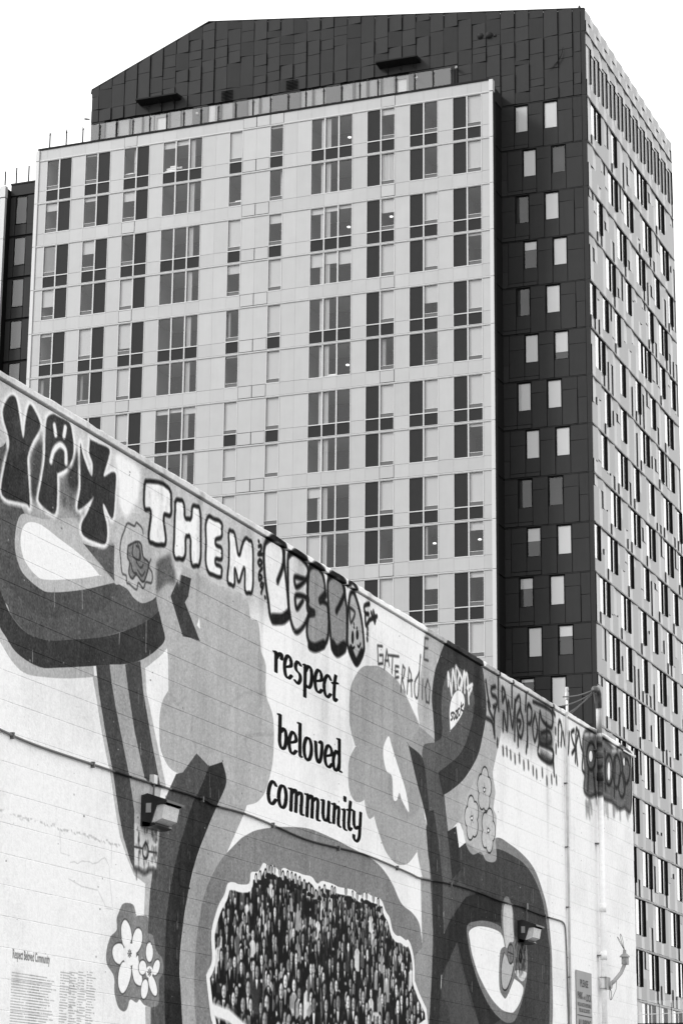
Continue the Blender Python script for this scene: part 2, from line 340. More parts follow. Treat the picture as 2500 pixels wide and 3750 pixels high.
stroke(60, K8((720, 1045), (700, 1150), (705, 1290), (735, 1318), (770, 1240), (790, 1150)), .02)
stroke(70, ell(K8((768, 1055))[0], 11, 36), .02, closed=True)
stroke(70, K8((768, 985), (768, 1125)), .016); stroke(70, K8((748, 1040), (790, 1060)), .016)
fill(120, K8((800, 935), (870, 955), (888, 1100), (876, 1195), (800, 1180)), curve=False, soft=.015)
fill(205, K8((800, 1178), (882, 1190), (865, 1250), (835, 1245)))
for i in range(70):
    a, b = rng.uniform(802, 876), rng.uniform(950, 1180)
    stroke(rng.choice([40, 55, 170]), K8((a, b), (a + rng.uniform(-3, 3), b + rng.uniform(5, 40))), .03, soft=.03, alpha=.6)
stroke(35, K8((838, 1030), (830, 1070), (838, 1110), (850, 1070), (838, 1030)), .04, soft=.02)
# branches
fill(72, [(1655, 3222), (1690, 3178), (1705, 3205), (1660, 3245)], curve=False)
fill(150, [(1488, 2730), (1537, 2662), (1595, 2712), (1552, 2740), (1548, 2780)], curve=False)
fill(92, [(1550, 2740), (1600, 2800), (1625, 2910), (1640, 3050), (1665, 3220), (1640, 3300), (1585, 3430), (1575, 3220), (1560, 3000)], curve=False)
fill(60, [(1494, 2729), (1494, 2729), (1546, 2776), (1560, 2860), (1571, 2981), (1566, 3030), (1566, 3030), (1544, 2934), (1524, 2860)])
fill(60, K8((175, 10), (150, 130), (165, 330), (195, 520), (200, 900), (190, 1250), (165, 1640), (240, 1640), (262, 1200), (280, 930), (270, 520), (240, 200), (215, 60), (205, 0)), curve=False)
fill(92, K7((0, 1080), (105, 1160), (125, 1180), (140, 1325), (155, 1568), (200, 1800), (225, 1930), (210, 1960), (140, 1960), (105, 1640), (70, 1400), (40, 1250)), curve=False)
fill(60, K8((305, 160), (370, 120), (390, 270), (405, 440), (340, 510), (320, 300)), curve=False)
fill(240, K8((370, 120), (395, 95), (440, 200), (440, 240), (392, 278)), curve=False)
# ---- ring at the parapet
fill(64, K7((175, 150), (175, 150), (410, 290), (410, 290), (440, 450), (460, 700), (430, 900), (390, 1050), (300, 1200), (200, 1290), (140, 1325), (140, 1325), (105, 1160), (60, 1000), (80, 940), (70, 750), (60, 600), (80, 430), (120, 300)))
fill(98, K7((140, 540), (180, 420), (230, 385), (300, 420), (350, 520), (372, 650), (350, 800), (300, 960), (240, 1050), (105, 1160), (105, 1160), (0, 1080), (0, 960), (85, 935), (135, 880), (130, 700)))
fill(238, K7((195, 850), (195, 850), (190, 720), (205, 620), (245, 560), (285, 580), (300, 640), (285, 720), (240, 800)))
for q in (((180, 520), (180, 430), (205, 590)), ((205, 560), (215, 410), (235, 545)), ((238, 540), (236, 385), (262, 440)), ((262, 430), (250, 500), (262, 545), (278, 480), (262, 430)),
          ((275, 560), (298, 420), (300, 570)), ((300, 480), (318, 440), (330, 650)), ((318, 540), (356, 515)), ((330, 590), (352, 540))):
    stroke(228, K7(*q), .045, soft=.02)
for q in (((215, 720), (200, 730), (212, 760), (200, 775)), ((220, 720), (232, 740), (222, 770), (218, 730)), ((235, 712), (248, 708), (236, 760), (250, 752)), ((262, 690), (252, 700), (256, 740), (264, 735)), ((275, 650), (270, 720)), ((290, 660), (272, 690), (290, 710))):
    stroke(70, K7(*q), .022, soft=.012)
# ---- flowers drawn in line on the light crown
fill(186, [(1712, 2905), (1760, 2830), (1790, 2850), (1800, 2960), (1812, 3000), (1812, 3073), (1815, 3150), (1780, 3153), (1760, 3121), (1728, 3129), (1704, 3089), (1692, 3001)], alpha=.75)
for cx, cy, rot in ((444, 1285, .1), (352, 1493, -.2), (473, 1583, .35)):
    PA = [(K7((cx + 27 * math.cos(rot + t), cy + 92 * math.sin(rot + t)))[0]) for t in np.arange(5) * 2 * math.pi / 5 - math.pi / 2]
    for c in PA: stroke(60, ell(c, 12.5, 37), .024, closed=True, soft=.01)
    for c in PA: fill(190, ell(c, 11.6, 35))
    fill(190, ell(K7((cx, cy))[0], 13, 36))
    for c in PA: stroke(120, [tuple(np.array(K7((cx, cy))[0]) * .75 + np.array(c) * .25), tuple(np.array(K7((cx, cy))[0]) * .45 + np.array(c) * .55)], .012, alpha=.7)
    fill(240, ell(K7((cx, cy))[0], 4, 8)); stroke(50, ell(K7((cx, cy))[0], 4, 8), .014, closed=True)
# ---- flower pair
fill(128, K3((875, 740), (900, 690), (940, 682), (980, 700), (1000, 775), (1000, 775), (1060, 775), (1088, 800), (1085, 900), (1120, 920), (1145, 1030), (1190, 1090), (1195, 1190), (1165, 1250), (1165, 1400), (1130, 1445), (1060, 1430), (1025, 1390), (1000, 1412), (955, 1390), (930, 1460), (900, 1475), (865, 1440), (840, 1340), (835, 1220), (785, 1130), (780, 1040), (810, 930), (855, 880), (855, 800)))
for q in (((915, 800), (950, 840), (968, 920), (960, 970), (930, 1010), (905, 1000), (890, 940), (888, 850)), ((1015, 862), (1040, 890), (1045, 950), (1030, 1010), (1000, 1050), (970, 1020), (970, 940), (990, 880)),
          ((860, 975), (895, 980), (915, 1030), (915, 1090), (880, 1135), (840, 1110), (822, 1050), (830, 1000)), ((900, 1110), (950, 1130), (965, 1180), (950, 1260), (920, 1330), (890, 1345), (865, 1280), (870, 1180)),
          ((970, 1130), (1010, 1060), (1020, 1110), (1040, 1200), (1045, 1260), (1030, 1292), (990, 1270), (970, 1200))):
    fill(243, K3(*q)); stroke(70, K3(*q), .01, closed=True, soft=.008)
fill(232, ell(K3((950, 1060))[0], 24, 42))
for c, a, b, r in (((1095, 1043), 14, 38, 0), ((1145, 1155), 13, 31, .2), ((1120, 1285), 14, 42, -.25), ((1060, 1312), 14, 38, .1), ((1045, 1155), 15, 28, 0)):
    e = ell(K3(c)[0], a, b, rot=r); fill(243, e); stroke(70, e, .01, closed=True, soft=.008)
fill(236, ell(K3((1095, 1188))[0], 13, 22))
for c in ((950, 1052), (1096, 1190)):
    for t in np.linspace(0, 6.28, 9):
        stroke(40, K3((c[0] + 8 * math.cos(t), c[1] + 16 * math.sin(t)), (c[0] + 13 * math.cos(t), c[1] + 27 * math.sin(t))), .009)
    stroke(30, K3(c, (c[0], c[1] + 4)), .014)
# ---- worn bare patch under the first lamp
fill(205, K3((985, 100), (1170, 140), (1145, 440), (1110, 455), (1070, 462), (1030, 455), (990, 425)), curve=False, soft=.012)
for i in range(60):
    a, b = rng.uniform(990, 1150), rng.uniform(120, 450)
    if abs(a - 1068) < 45 and rng.random() < .5: continue
    stroke(rng.choice([30, 60, 90]), K3((a, b), (a + rng.uniform(-3, 3), b + rng.uniform(8, 60))), .02, soft=.02, alpha=.55)
stroke(40, K3((1068, 240), (1048, 280), (1050, 335), (1068, 355), (1085, 330), (1085, 275), (1068, 240)), .02, soft=.012, alpha=.85)
stroke(60, K3((985, 270), (1050, 285)), .014, soft=.012); stroke(60, K3((1090, 305), (1148, 315)), .014, soft=.012)
stroke(60, K3((985, 430), (1020, 440), (1060, 462), (1100, 440), (1140, 450), (1140, 490)), .04, soft=.03, alpha=.8)
fill(45, K3((1320, 370), (1425, 395), (1400, 470), (1380, 440), (1345, 400)), curve=False); stroke(36, K3((1315, 385), (1315, 545), (1390, 575)), .012)

# ---- the painted words: a broad pen, thick down strokes and thin joins
def pen(kf, *strokes, w=.08):
    for q in strokes: stroke(22, kf(*q), w, soft=.005, pen=.22)
E_ = ((525, 1085), (562, 1078), (560, 1030), (540, 1003), (520, 1040), (516, 1095), (525, 1150), (545, 1170), (566, 1150))
off = lambda q, a, b: tuple((x + a, y + b) for x, y in q)
pen(K4, ((453, 975), (452, 1122)), ((440, 974), (453, 980)), ((456, 1020), (475, 992), (490, 988), (496, 1008), (492, 1030)), E_,
    ((632, 1075), (612, 1047), (596, 1075), (602, 1110), (626, 1140), (630, 1180), (612, 1208), (592, 1185)),
    ((667, 1070), (663, 1305)), ((657, 1072), (667, 1080)), ((670, 1115), (690, 1080), (710, 1105), (714, 1160), (708, 1215), (690, 1240), (671, 1215)), off(E_, 222, 104),
    ((852, 1180), (835, 1147), (814, 1170), (804, 1225), (812, 1285), (830, 1308), (852, 1285)), ((890, 1148), (882, 1200), (877, 1300), (882, 1335), (896, 1322)), ((866, 1205), (902, 1205)))
E2 = ((555, 72), (597, 62), (594, 20), (575, -6), (556, 25), (549, 80), (557, 132), (577, 155), (600, 132))
M_ = (((568, 410), (561, 570)), ((552, 408), (568, 414)), ((568, 445), (588, 418), (601, 440), (597, 580)), ((602, 460), (628, 437), (641, 465), (636, 585), (650, 600)))
pen(K5, ((483, -132), (481, -20), (480, 70), (494, 115), (515, 108), (526, 60), (524, 0), (510, -32), (490, -8)), ((472, -134), (483, -128)), E2, ((629, -68), (628, 150), (638, 174)), ((617, -70), (629, -64)),
    ell((685, 118), 27, 82), ((743, 65), (748, 170), (762, 218), (780, 188), (789, 110), (785, 66), (772, 74)), off(E2, 262, 98),
    ((912, 165), (895, 133), (874, 180), (874, 240), (887, 277), (905, 262), (914, 230)), ((916, 48), (915, 230), (912, 272), (928, 286)), ((904, 46), (916, 52)),
    ((452, 388), (432, 355), (410, 380), (398, 440), (404, 500), (425, 522), (452, 490)), ell((500, 468), 27, 82), *M_, *[off(q, 118, 42) for q in M_],
    ((800, 494), (797, 600), (808, 642), (826, 638), (837, 600)), ((840, 505), (836, 638), (850, 658)), ((788, 494), (800, 500)), ((882, 520), (874, 662)), ((866, 522), (882, 528)), ((881, 560), (902, 538), (913, 560), (908, 665), (920, 688)),
    ((953, 562), (950, 688), (964, 712)), ((940, 562), (953, 570)), ((957, 470), (957, 500)), ((998, 505), (992, 560), (985, 670), (991, 712), (1003, 698)), ((976, 565), (1010, 565)),
    ((1023, 574), (1023, 660), (1035, 702), (1055, 688)), ((1072, 585), (1066, 700), (1060, 768), (1042, 796), (1024, 775), (1022, 748)))
for c in ((685, 118), (500, 468)): stroke(22, K5(*ell(c, 27, 82)), .08, closed=True, soft=.005, pen=.22)

# ---- graffiti along the parapet
Y_ = K1((100, 100), (130, 160), (170, 410), (190, 280), (215, 170), (250, 200), (295, 300), (290, 350), (240, 440), (205, 540), (205, 650), (220, 905), (195, 890), (100, 870), (40, 850), (10, 790), (30, 650), (50, 560), (70, 460), (60, 380), (30, 280), (25, 200), (60, 120))
P_ = K1((345, 270), (390, 235), (440, 260), (510, 300), (530, 380), (540, 470), (530, 560), (490, 630), (420, 670), (420, 670), (420, 850), (405, 960), (350, 940), (290, 880), (285, 830), (310, 700), (330, 560), (335, 400))
N_ = K1((660, 420), (660, 420), (720, 450), (800, 490), (795, 560), (760, 690), (820, 660), (850, 680), (845, 800), (825, 1000), (760, 890), (760, 950), (785, 1060), (775, 1180), (700, 1170), (610, 1120), (600, 1040), (640, 960), (690, 840), (640, 890), (570, 930), (590, 780), (590, 650), (590, 450), (610, 540), (670, 690), (680, 600), (655, 520))
fill(74, K1((230, 520), (320, 420), (320, 760), (290, 860), (225, 840)), soft=.04)
fill(120, K1((430, 700), (560, 560), (580, 800), (560, 960), (440, 900)), soft=.05); fill(60, K1((500, 620), (570, 500), (585, 760), (510, 780)), soft=.03)
for q in (Y_, P_, N_):
    stroke(226, q, .066, closed=True, soft=.03)
for q in (Y_, P_, N_):
    fill(60, q, soft=.008)
for _ in range(60):
    a, b = rng.uniform(20, 840), 0
    b = 150 + a * .55 + rng.uniform(0, 600); stroke(rng.choice([84, 92, 46]), K1((a, b), (a + rng.normal(0, 4), b + rng.uniform(20, 90))), .04, soft=.04, alpha=.28)
stroke(238, K1((375, 580), (395, 505), (440, 460), (480, 500), (485, 590)), .045, soft=.025)
stroke(238, K1((400, 320), (410, 385)), .045, soft=.02); stroke(238, K1((480, 335), (470, 395)), .045, soft=.02)
fill(246, K1((850, 520), (1020, 640), (1010, 860), (980, 900), (930, 985), (880, 900), (870, 700)), soft=.03)
TH = [(225, K1((1060, 730), (1100, 725), (1190, 740), (1240, 780), (1255, 820), (1255, 980), (1195, 970), (1220, 1190), (1150, 1195), (1085, 1165), (1110, 940), (1055, 930))),
      (226, K1((1285, 860), (1345, 870), (1355, 1000), (1400, 1005), (1410, 900), (1470, 925), (1470, 1340), (1400, 1350), (1395, 1130), (1360, 1130), (1355, 1300), (1270, 1290), (1280, 1000))),
      (226, [(753, 1888), (813, 1912), (813, 1968), (789, 1976), (789, 1996), (813, 2008), (813, 2051), (789, 2047), (789, 2067), (813, 2079), (809, 2119), (753, 2091)]),
      (228, K4((105, 85), (150, 100), (180, 290), (225, 135), (285, 180), (285, 540), (225, 545), (225, 340), (180, 480), (150, 350), (150, 500), (95, 470), (110, 300)))]
def chamf(q, f=.18):
    o = []
    for i in range(len(q)):
        a, b = np.array(q[i], float), np.array(q[(i + 1) % len(q)], float); o += [tuple(a + (b - a) * f), tuple(a + (b - a) * .5 + rng.normal(0, .8, 2)), tuple(a + (b - a) * (1 - f))]
    return o
TH = [(g, chamf(q)) for g, q in TH]
for g, q in TH: stroke(190, q, .17, curve=False, closed=True, soft=.06, alpha=.7)
for g, q in TH:
    fill(g + 12, q, soft=.012)
    P_q = np.array(q)
    for _ in range(14):
        c = P_q[rng.integers(len(q))] * .62 + P_q.mean(0) * .38 + rng.normal(0, 4, 2); stroke(rng.choice([206, 214, 196]), [tuple(c), tuple(c + [rng.normal(0, 3), rng.uniform(8, 26)])], .03, soft=.03, alpha=.55)
    stroke(44, q, .036, closed=True, soft=.02)
for q in (((325, 165), (328, 170)), ((325, 205), (345, 200), (340, 240), (322, 262), (350, 262)), ((335, 300), (350, 320), (335, 345), (322, 322), (335, 300)), ((350, 365), (330, 400), (330, 450), (350, 430), (335, 410)), ((350, 470), (340, 490), (355, 510), (360, 480), (345, 545)), ((372, 575), (374, 580))):
    stroke(44, K4(*q), .035, soft=.015)
LES = [(226, ((385, 165), (420, 148), (470, 165), (505, 230), (515, 340), (545, 640), (530, 720), (425, 742), (395, 600), (370, 400), (365, 230))),
       (212, ((545, 270), (600, 262), (680, 345), (684, 460), (680, 640), (690, 700), (660, 780), (605, 832), (570, 780), (545, 640), (540, 420))),
       (148, ((700, 365), (760, 358), (800, 430), (812, 560), (782, 600), (830, 640), (836, 840), (800, 930), (720, 940), (680, 850), (690, 720), (730, 690), (690, 640), (685, 500))),
       (142, ((840, 440), (900, 420), (945, 480), (962, 600), (972, 700), (965, 930), (900, 982), (860, 930), (840, 700), (830, 520))),
       (176, ((1000, 545), (1030, 560), (1075, 720), (1095, 900), (1090, 980), (1040, 1062), (980, 940), (975, 780), (985, 620)))]
for g, q in LES:
    fill(g, K4(*q))
for g, q in LES: stroke(34, K4(*q), .048, closed=True, soft=.03)
for q, w in ((((510, 240), (505, 340), (465, 460)), .06), (((680, 450), (640, 440), (590, 430), (600, 500), (650, 470), (690, 420)), .05), (((690, 590), (640, 565), (595, 570), (605, 660), (650, 600)), .05),
             (((700, 690), (730, 690)), .07), (((812, 560), (775, 600)), .08), (((945, 490), (950, 560), (895, 680)), .06), (((990, 650), (1000, 760), (1030, 690), (990, 650)), .03),
             (((430, 735), (500, 735), (545, 700)), .1), (((870, 930), (900, 970), (950, 940)), .12), (((700, 930), (740, 945), (800, 920)), .09), (((1000, 960), (1040, 1050), (1080, 980)), .09)):
    stroke(34, K4(*q), w, soft=.03)
for a, b, h in ((1013, 870, 50), (1047, 850, 38)): fill(36, ell(K4((a, b))[0], 5, h / 2))
stroke(40, K4((1003, 930), (1014, 950), (1026, 940)), .026, soft=.012); stroke(40, K4((1050, 930), (1060, 940), (1070, 915)), .026, soft=.012)
for a, b in ((1022, 770), (1024, 795), (1045, 800)): stroke(40, K4((a, b), (a, b + 3)), .03)
# tops of the letters run over the coping
for q in (((385, 160), (430, 135), (500, 190), (510, 240)), ((545, 270), (590, 240), (660, 300)), ((700, 350), (740, 335), (790, 385)), ((835, 410), (880, 400), (945, 470)), ((975, 480), (1000, 465), (1030, 520))):
    stroke(40, K4(*q), .06, soft=.03)
for q in (((1135, 625), (1100, 640), (1105, 690), (1130, 700)), ((1105, 700), (1110, 780), (1135, 745)), ((1150, 690), (1175, 760)), ((1140, 740), (1190, 715)), ((1165, 680), (1180, 740)), ((1122, 800), (1122, 808)), ((1122, 840), (1122, 848)), ((1120, 880), (1120, 888))):
    stroke(46, K4(*q), .045, soft=.02)
TAG = (((1230, 935), (1195, 930), (1200, 1065), (1235, 1060), (1235, 1000), (1210, 1000)), ((1245, 1100), (1262, 960), (1280, 1075)), ((1250, 1040), (1275, 1040)), ((1275, 1000), (1350, 1010)), ((1305, 1005), (1300, 1130)),
       ((1350, 1085), (1325, 1080), (1325, 1165), (1350, 1160)), ((1325, 1120), (1345, 1120)), ((1365, 1265), (1380, 1075), (1395, 1100), (1385, 1165), (1375, 1170), (1395, 1270)), ((1410, 1280), (1425, 1095), (1440, 1140), (1445, 1300)), ((1415, 1190), (1450, 1185)),
       ((1508, 1010), (1502, 1100), (1490, 1300), (1468, 1290), (1468, 1200), (1490, 1150), (1500, 1120)), ((1525, 1180), (1522, 1320)), ((1560, 1180), (1545, 1240), (1550, 1340), (1572, 1350), (1578, 1240), (1562, 1180)), ((1566, 880), (1540, 875), (1535, 1030), (1565, 1040)), ((1538, 950), (1562, 950)), ((1510, 1000), (1510, 1010)))
for q in TAG: stroke(80, K4(*q), .026, soft=.02, curve=len(q) > 6)
# ---- tags over the right end
fill(150, K7((440, 440), (560, 480), (900, 640), (950, 700), (940, 900), (700, 880), (560, 840), (520, 700)), soft=.09, alpha=.85)
fill(120, K7((560, 680), (900, 760), (930, 1000), (700, 960), (590, 840)), soft=.12, alpha=.55)
for q in (((455, 490), (470, 600), (485, 670)), ((525, 530), (495, 545), (500, 590), (530, 610), (535, 660), (510, 680)), ((577, 640), (575, 540), (595, 580), (578, 640)), ((525, 690), (516, 760), (520, 900)), ((540, 920), (540, 960)), ((460, 760), (500, 790), (515, 870)), ((470, 640), (480, 700), (515, 780)),
          ((545, 430), (548, 700)), ((645, 500), (645, 680)), ((750, 580), (745, 700)), ((940, 670), (945, 780)), ((580, 850), (585, 720), (610, 850), (620, 640), (650, 830), (668, 640), (665, 920)), ((600, 600), (612, 700)), ((670, 640), (700, 600), (710, 700)),
          ((705, 690), (682, 760), (690, 860), (715, 900), (730, 800), (705, 690)), ((690, 780), (710, 790), (700, 830)), ((760, 960), (760, 680), (790, 700), (785, 790), (765, 800)), ((815, 730), (797, 820), (812, 930), (832, 840), (815, 730)),
          ((800, 640), (930, 710), (935, 830), (870, 780), (850, 720), (850, 930), (930, 940), (920, 860), (860, 870)), ((845, 940), (840, 1030), (930, 1090), (945, 1000), (850, 950)), ((900, 800), (900, 900)), ((690, 860), (690, 960)), ((760, 900), (750, 1010)), ((945, 1000), (955, 1180)),
          ((985, 960), (985, 830), (995, 780), (1010, 840), (1005, 960)), ((1020, 870), (1035, 960), (1045, 830)), ((1050, 870), (1045, 1000), (1058, 1010), (1065, 870)), ((1100, 850), (1080, 870), (1090, 930), (1105, 980), (1085, 1020)), ((1110, 1080), (1115, 850), (1130, 880), (1115, 960), (1125, 1100)), ((1135, 860), (1150, 960), (1165, 1020), (1160, 1130), (1180, 1170)),
          ((965, 840), (965, 870)), ((968, 960), (968, 1010)), ((940, 700), (960, 740))):
    stroke(44, K7(*q), .05, soft=.034, alpha=.95)
for q in (((380, 400), (385, 560)), ((400, 460), (402, 560)), ((370, 700), (440, 720)), ((410, 600), (412, 740))): stroke(48, K7(*q), .1, soft=.09, alpha=.55)
stroke(44, K7((850, 900), (930, 940)), .14, soft=.12, alpha=.8); stroke(44, K7((860, 1030), (940, 1085)), .1, soft=.08, alpha=.8)
for a, b in ((580, 1000), (607, 1005), (635, 1030), (667, 1060), (700, 1055), (732, 1105), (765, 1105), (800, 1145), (825, 1170), (867, 1160), (900, 1220), (935, 1210), (970, 1215)):
    stroke(50, K7((a, b - 22), (a + 2, b + 22)), .05, soft=.04, alpha=.85)
PC = K7((1190, 860), (1250, 880), (1270, 960), (1300, 910), (1350, 950), (1400, 1000), (1440, 970), (1500, 1020), (1515, 1100), (1520, 1300), (1510, 1440), (1470, 1410), (1430, 1420), (1380, 1370), (1330, 1350), (1270, 1310), (1220, 1330), (1175, 1290), (1180, 1180), (1175, 1060), (1165, 930))
fill(104, PC, soft=.045)
for i in range(26):
    a = rng.uniform(1185, 1500); b = rng.uniform(1280, 1400) + (a - 1185) * .1
    stroke(104, K7((a, b), (a + 4, b + rng.uniform(40, 120))), .07, soft=.06, alpha=.5)
stroke(74, PC, .06, closed=True, soft=.05)
for c, rx, ry in (((1355, 1140), 28, 110), ((1412, 1150), 26, 120), ((1480, 1150), 26, 90), ((1225, 1040), 32, 100), ((1450, 1250), 24, 90)): stroke(46, K7(*ell(c, rx, ry)), .05, closed=True, soft=.035)
for q in (((1285, 940), (1290, 1300)), ((1325, 1000), (1330, 1280)), ((1400, 1050), (1395, 1330)), ((1440, 1020), (1470, 1300)), ((1240, 1150), (1260, 1330)), ((1205, 1150), (1200, 1290))): stroke(54, K7(*q), .06, soft=.05)
for c, rx, ry in (((1222, 1040), 12, 40), ((1355, 1150), 9, 66), ((1465, 1080), 5, 30)): fill(240, K7(*ell(c, rx, ry)))
for a, b in ((1190, 880), (1235, 880), (1395, 1000), (1440, 990)): fill(225, K7(*ell((a, b), 20, 10)), soft=.02)

# ---- list of names with its heading, printed small
def glyphs(txt):
    """triangles of a line of text set in Blender's own face, height of a capital = 1"""
    cu = bpy.data.curves.new('t', 'FONT'); cu.body = txt; cu.size = 1.38; cu.offset = .022
    ob = bpy.data.objects.new('t', cu); bpy.context.scene.collection.objects.link(ob)
    bpy.context.view_layer.update()
    me = ob.evaluated_get(bpy.context.evaluated_depsgraph_get()).to_mesh(); me.calc_loop_triangles()
    V = np.array([v.co[:2] for v in me.vertices]); T = [V[list(t.vertices)] for t in me.loop_triangles]
    bpy.data.objects.remove(ob); bpy.data.curves.remove(cu)
    return T, V[:, 0].max()
def print_text(txt, y0, z0, w, h, g):
    T, W = glyphs(txt)
    for t in T:
        q = poly_mask(np.stack([(y0 + t[:, 0] / W * w - PY0) / RES, (z0 + t[:, 1] * h - PZ0) / RES], -1))
        if q: blend(q[0], q[1], q[2], g)
a, b = on_wall(46, 3508), on_wall(183, 3533)
print_text('Respect Beloved Community', a[1], a[2], b[1] - a[1], .062, 66)
for ci, (x, wd) in enumerate(((45, .42), (112, .22), (146, .26), (223, .2), (256, .17), (288, .15), (320, .16))):
    top = on_wall(x, 3524 + (8 if x < 200 else -8) * (x - 45) / 100 + x * .08)
    for r in range(64):
        z = top[2] - .06 - r * .0185
        if z < .62: break
        y = top[1] - (z - top[2]) * -.0
        L = wd * rng.uniform(.45, 1) if ci else wd * rng.uniform(.9, 1)
        nseg = rng.integers(1, 4); e = np.sort(rng.uniform(0, L, nseg - 1)) if nseg > 1 else []
        for s0, s1 in zip([0, *e], [*e, L]):
            if s1 - s0 > .02: stroke(120, [((y + s0 + .004 - PY0) / RES, (z - PZ0) / RES), ((y + s1 - .012 - PY0) / RES, (z - PZ0) / RES)], .0065, curve=False, raw=True, soft=.004, alpha=.6)
fill(120, ell((60, 3580), 10, 30), soft=.05, alpha=.6)
# ---- cracks, drips and weathering
for q in (((515, 385), (545, 380), (570, 395), (600, 375), (655, 380), (680, 395), (720, 385), (745, 360), (770, 350), (800, 410), (805, 500), (825, 710)), ((440, 140), (445, 315), (510, 335)), ((820, 240), (815, 420)), ((505, 505), (600, 560), (720, 590), (780, 720), (830, 730))):
    stroke(150, K3(*q), .006, curve=False, soft=.008, alpha=.5)
for i in range(90):
    t = i / 90; a = 0 + 890 * t; b = 8 + 255 * t + rng.normal(0, 7)
    stroke(rng.choice([170, 190, 250, 245]), K3((a, b), (a + rng.uniform(6, 26), b + rng.uniform(0, 12))), .012, soft=.012, alpha=.8)
for q in (((602, -120), (605, 90)), ((400, -60), (402, 75)), ((877, 270), (874, 350)), ((1072, 180), (1070, 410)), ((240, 400), (240, 480)), ((1030, 1080), (1034, 1160)), ((1100, 400), (1098, 430))): stroke(150, K2(*q), .012, alpha=.8)
for i in range(320):
    a, b = rng.uniform(500, 2050), rng.uniform(2450, 3700); L = rng.uniform(10, 55)
    w_ = on_wall(a, b); q_ = canvas[min(max(int((w_[2] - PZ0) / RES), 0), NZ - 1), min(max(int((w_[1] - PY0) / RES), 0), NX - 1)]
    if q_ > 150: continue
    stroke(rng.choice([205, 170]), [(a, b), (a + .3, b + L)], rng.uniform(.006, .014), alpha=rng.uniform(.1, .45))
def runs(cy, cz, seed):
    r = np.random.default_rng(seed); a, b = int(NZ * RES / cz) + 3, int(NX * RES / cy) + 3; g = r.standard_normal((a, b)).astype(np.float32)
    z = np.arange(NZ) * RES / cz; x = np.arange(NX) * RES / cy; zi, xi = z.astype(int), x.astype(int); fz = (z - zi)[:, None]; fx = (x - xi)[None, :]
    G = lambda i, j: g[np.ix_(zi + i, xi + j)]
    return (G(0, 0) * (1 - fz) + G(1, 0) * fz) * (1 - fx) + (G(0, 1) * (1 - fz) + G(1, 1) * fz) * fx
zz_ = np.arange(NZ) * RES + PZ0
canvas *= 1 - .10 * np.clip(runs(.10, 1.6, 31) - .5, 0, 2) * np.clip((zz_ - 3.2) / 2., .15, 1)[:, None] - .035 * np.clip(runs(.35, .5, 33), 0, 2)     # rain runs and patchy dirt
canvas += runs(.035, .5, 41) * np.interp(canvas, [40, 120, 190, 235], [2.5, 2.8, 2.0, 1.0]).astype(np.float32)     # roller marks
for _ in range(1400):                                            # chips and specks
    a, b = rng.uniform(13.6, 30.5), rng.uniform(.7, 5.15); iy, iz = int((a - PY0) / RES), int((b - PZ0) / RES)
    r_ = int(rng.choice([1, 1, 1, 2, 3])); sl = canvas[iz:iz + r_, iy:iy + r_ + int(rng.integers(0, 3))]
    sl += (rng.choice([205, 60]) - sl) * rng.uniform(.2, .6)
canvas += noise(.9, 1) * 3.2 + noise(.22, 2) * 1.8 + noise(.05, 3) * 1.6
canvas += noise(.012, 5) * np.interp(canvas, [40, 110, 200, 235], [5, 9, 5, 2]).astype(np.float32)

canvas *= np.interp(canvas, [0, 60, 150, 200, 240], [.96, .97, 1.02, 1.055, 1.05]).astype(np.float32)
# ---- the pasted crowd photograph
POSTER = K6((160, 1650), (155, 1568), (140, 1510), (110, 1250), (112, 1200), (150, 1100), (145, 900), (190, 720), (240, 620), (265, 540), (310, 530), (350, 545), (420, 540), (435, 460), (490, 450), (525, 390), (560, 405), (600, 405), (640, 440), (680, 425), (720, 445), (770, 455), (820, 475), (880, 490), (920, 540), (960, 520), (1040, 545), (1080, 565), (1180, 585), (1230, 625), (1275, 605), (1320, 630), (1385, 655), (1420, 740), (1450, 790), (1470, 880), (1500, 920), (1530, 925), (1568, 955)) + \
         [(1492, 3441), (1504, 3466), (1514, 3516), (1516, 3591), (1512, 3790)]
PT = tex(smooth(POSTER, True, 4))
pm, px0, pz0 = poly_mask(PT, 2)
photo = np.full_like(canvas, 30.)
y0, y1 = PY0 + PT[:, 0].min() * RES, PY0 + PT[:, 0].max() * RES
zt = PZ0 + PT[:, 1].max() * RES
def E(cy, cz, ry, rz, g, al=1.):
    q = poly_mask(np.array([((cy + ry * math.cos(t) - PY0) / RES, (cz + rz * math.sin(t) - PZ0) / RES) for t in np.linspace(0, 6.283, 14, endpoint=False)]))
    if q: blend(q[0], q[1], q[2], g, al, photo)
def Q(g, pts, al=1.):
    q = poly_mask(np.array([((a - PY0) / RES, (b - PZ0) / RES) for a, b in pts]))
    if q: blend(q[0], q[1], q[2], g, al, photo)
nrow = 13
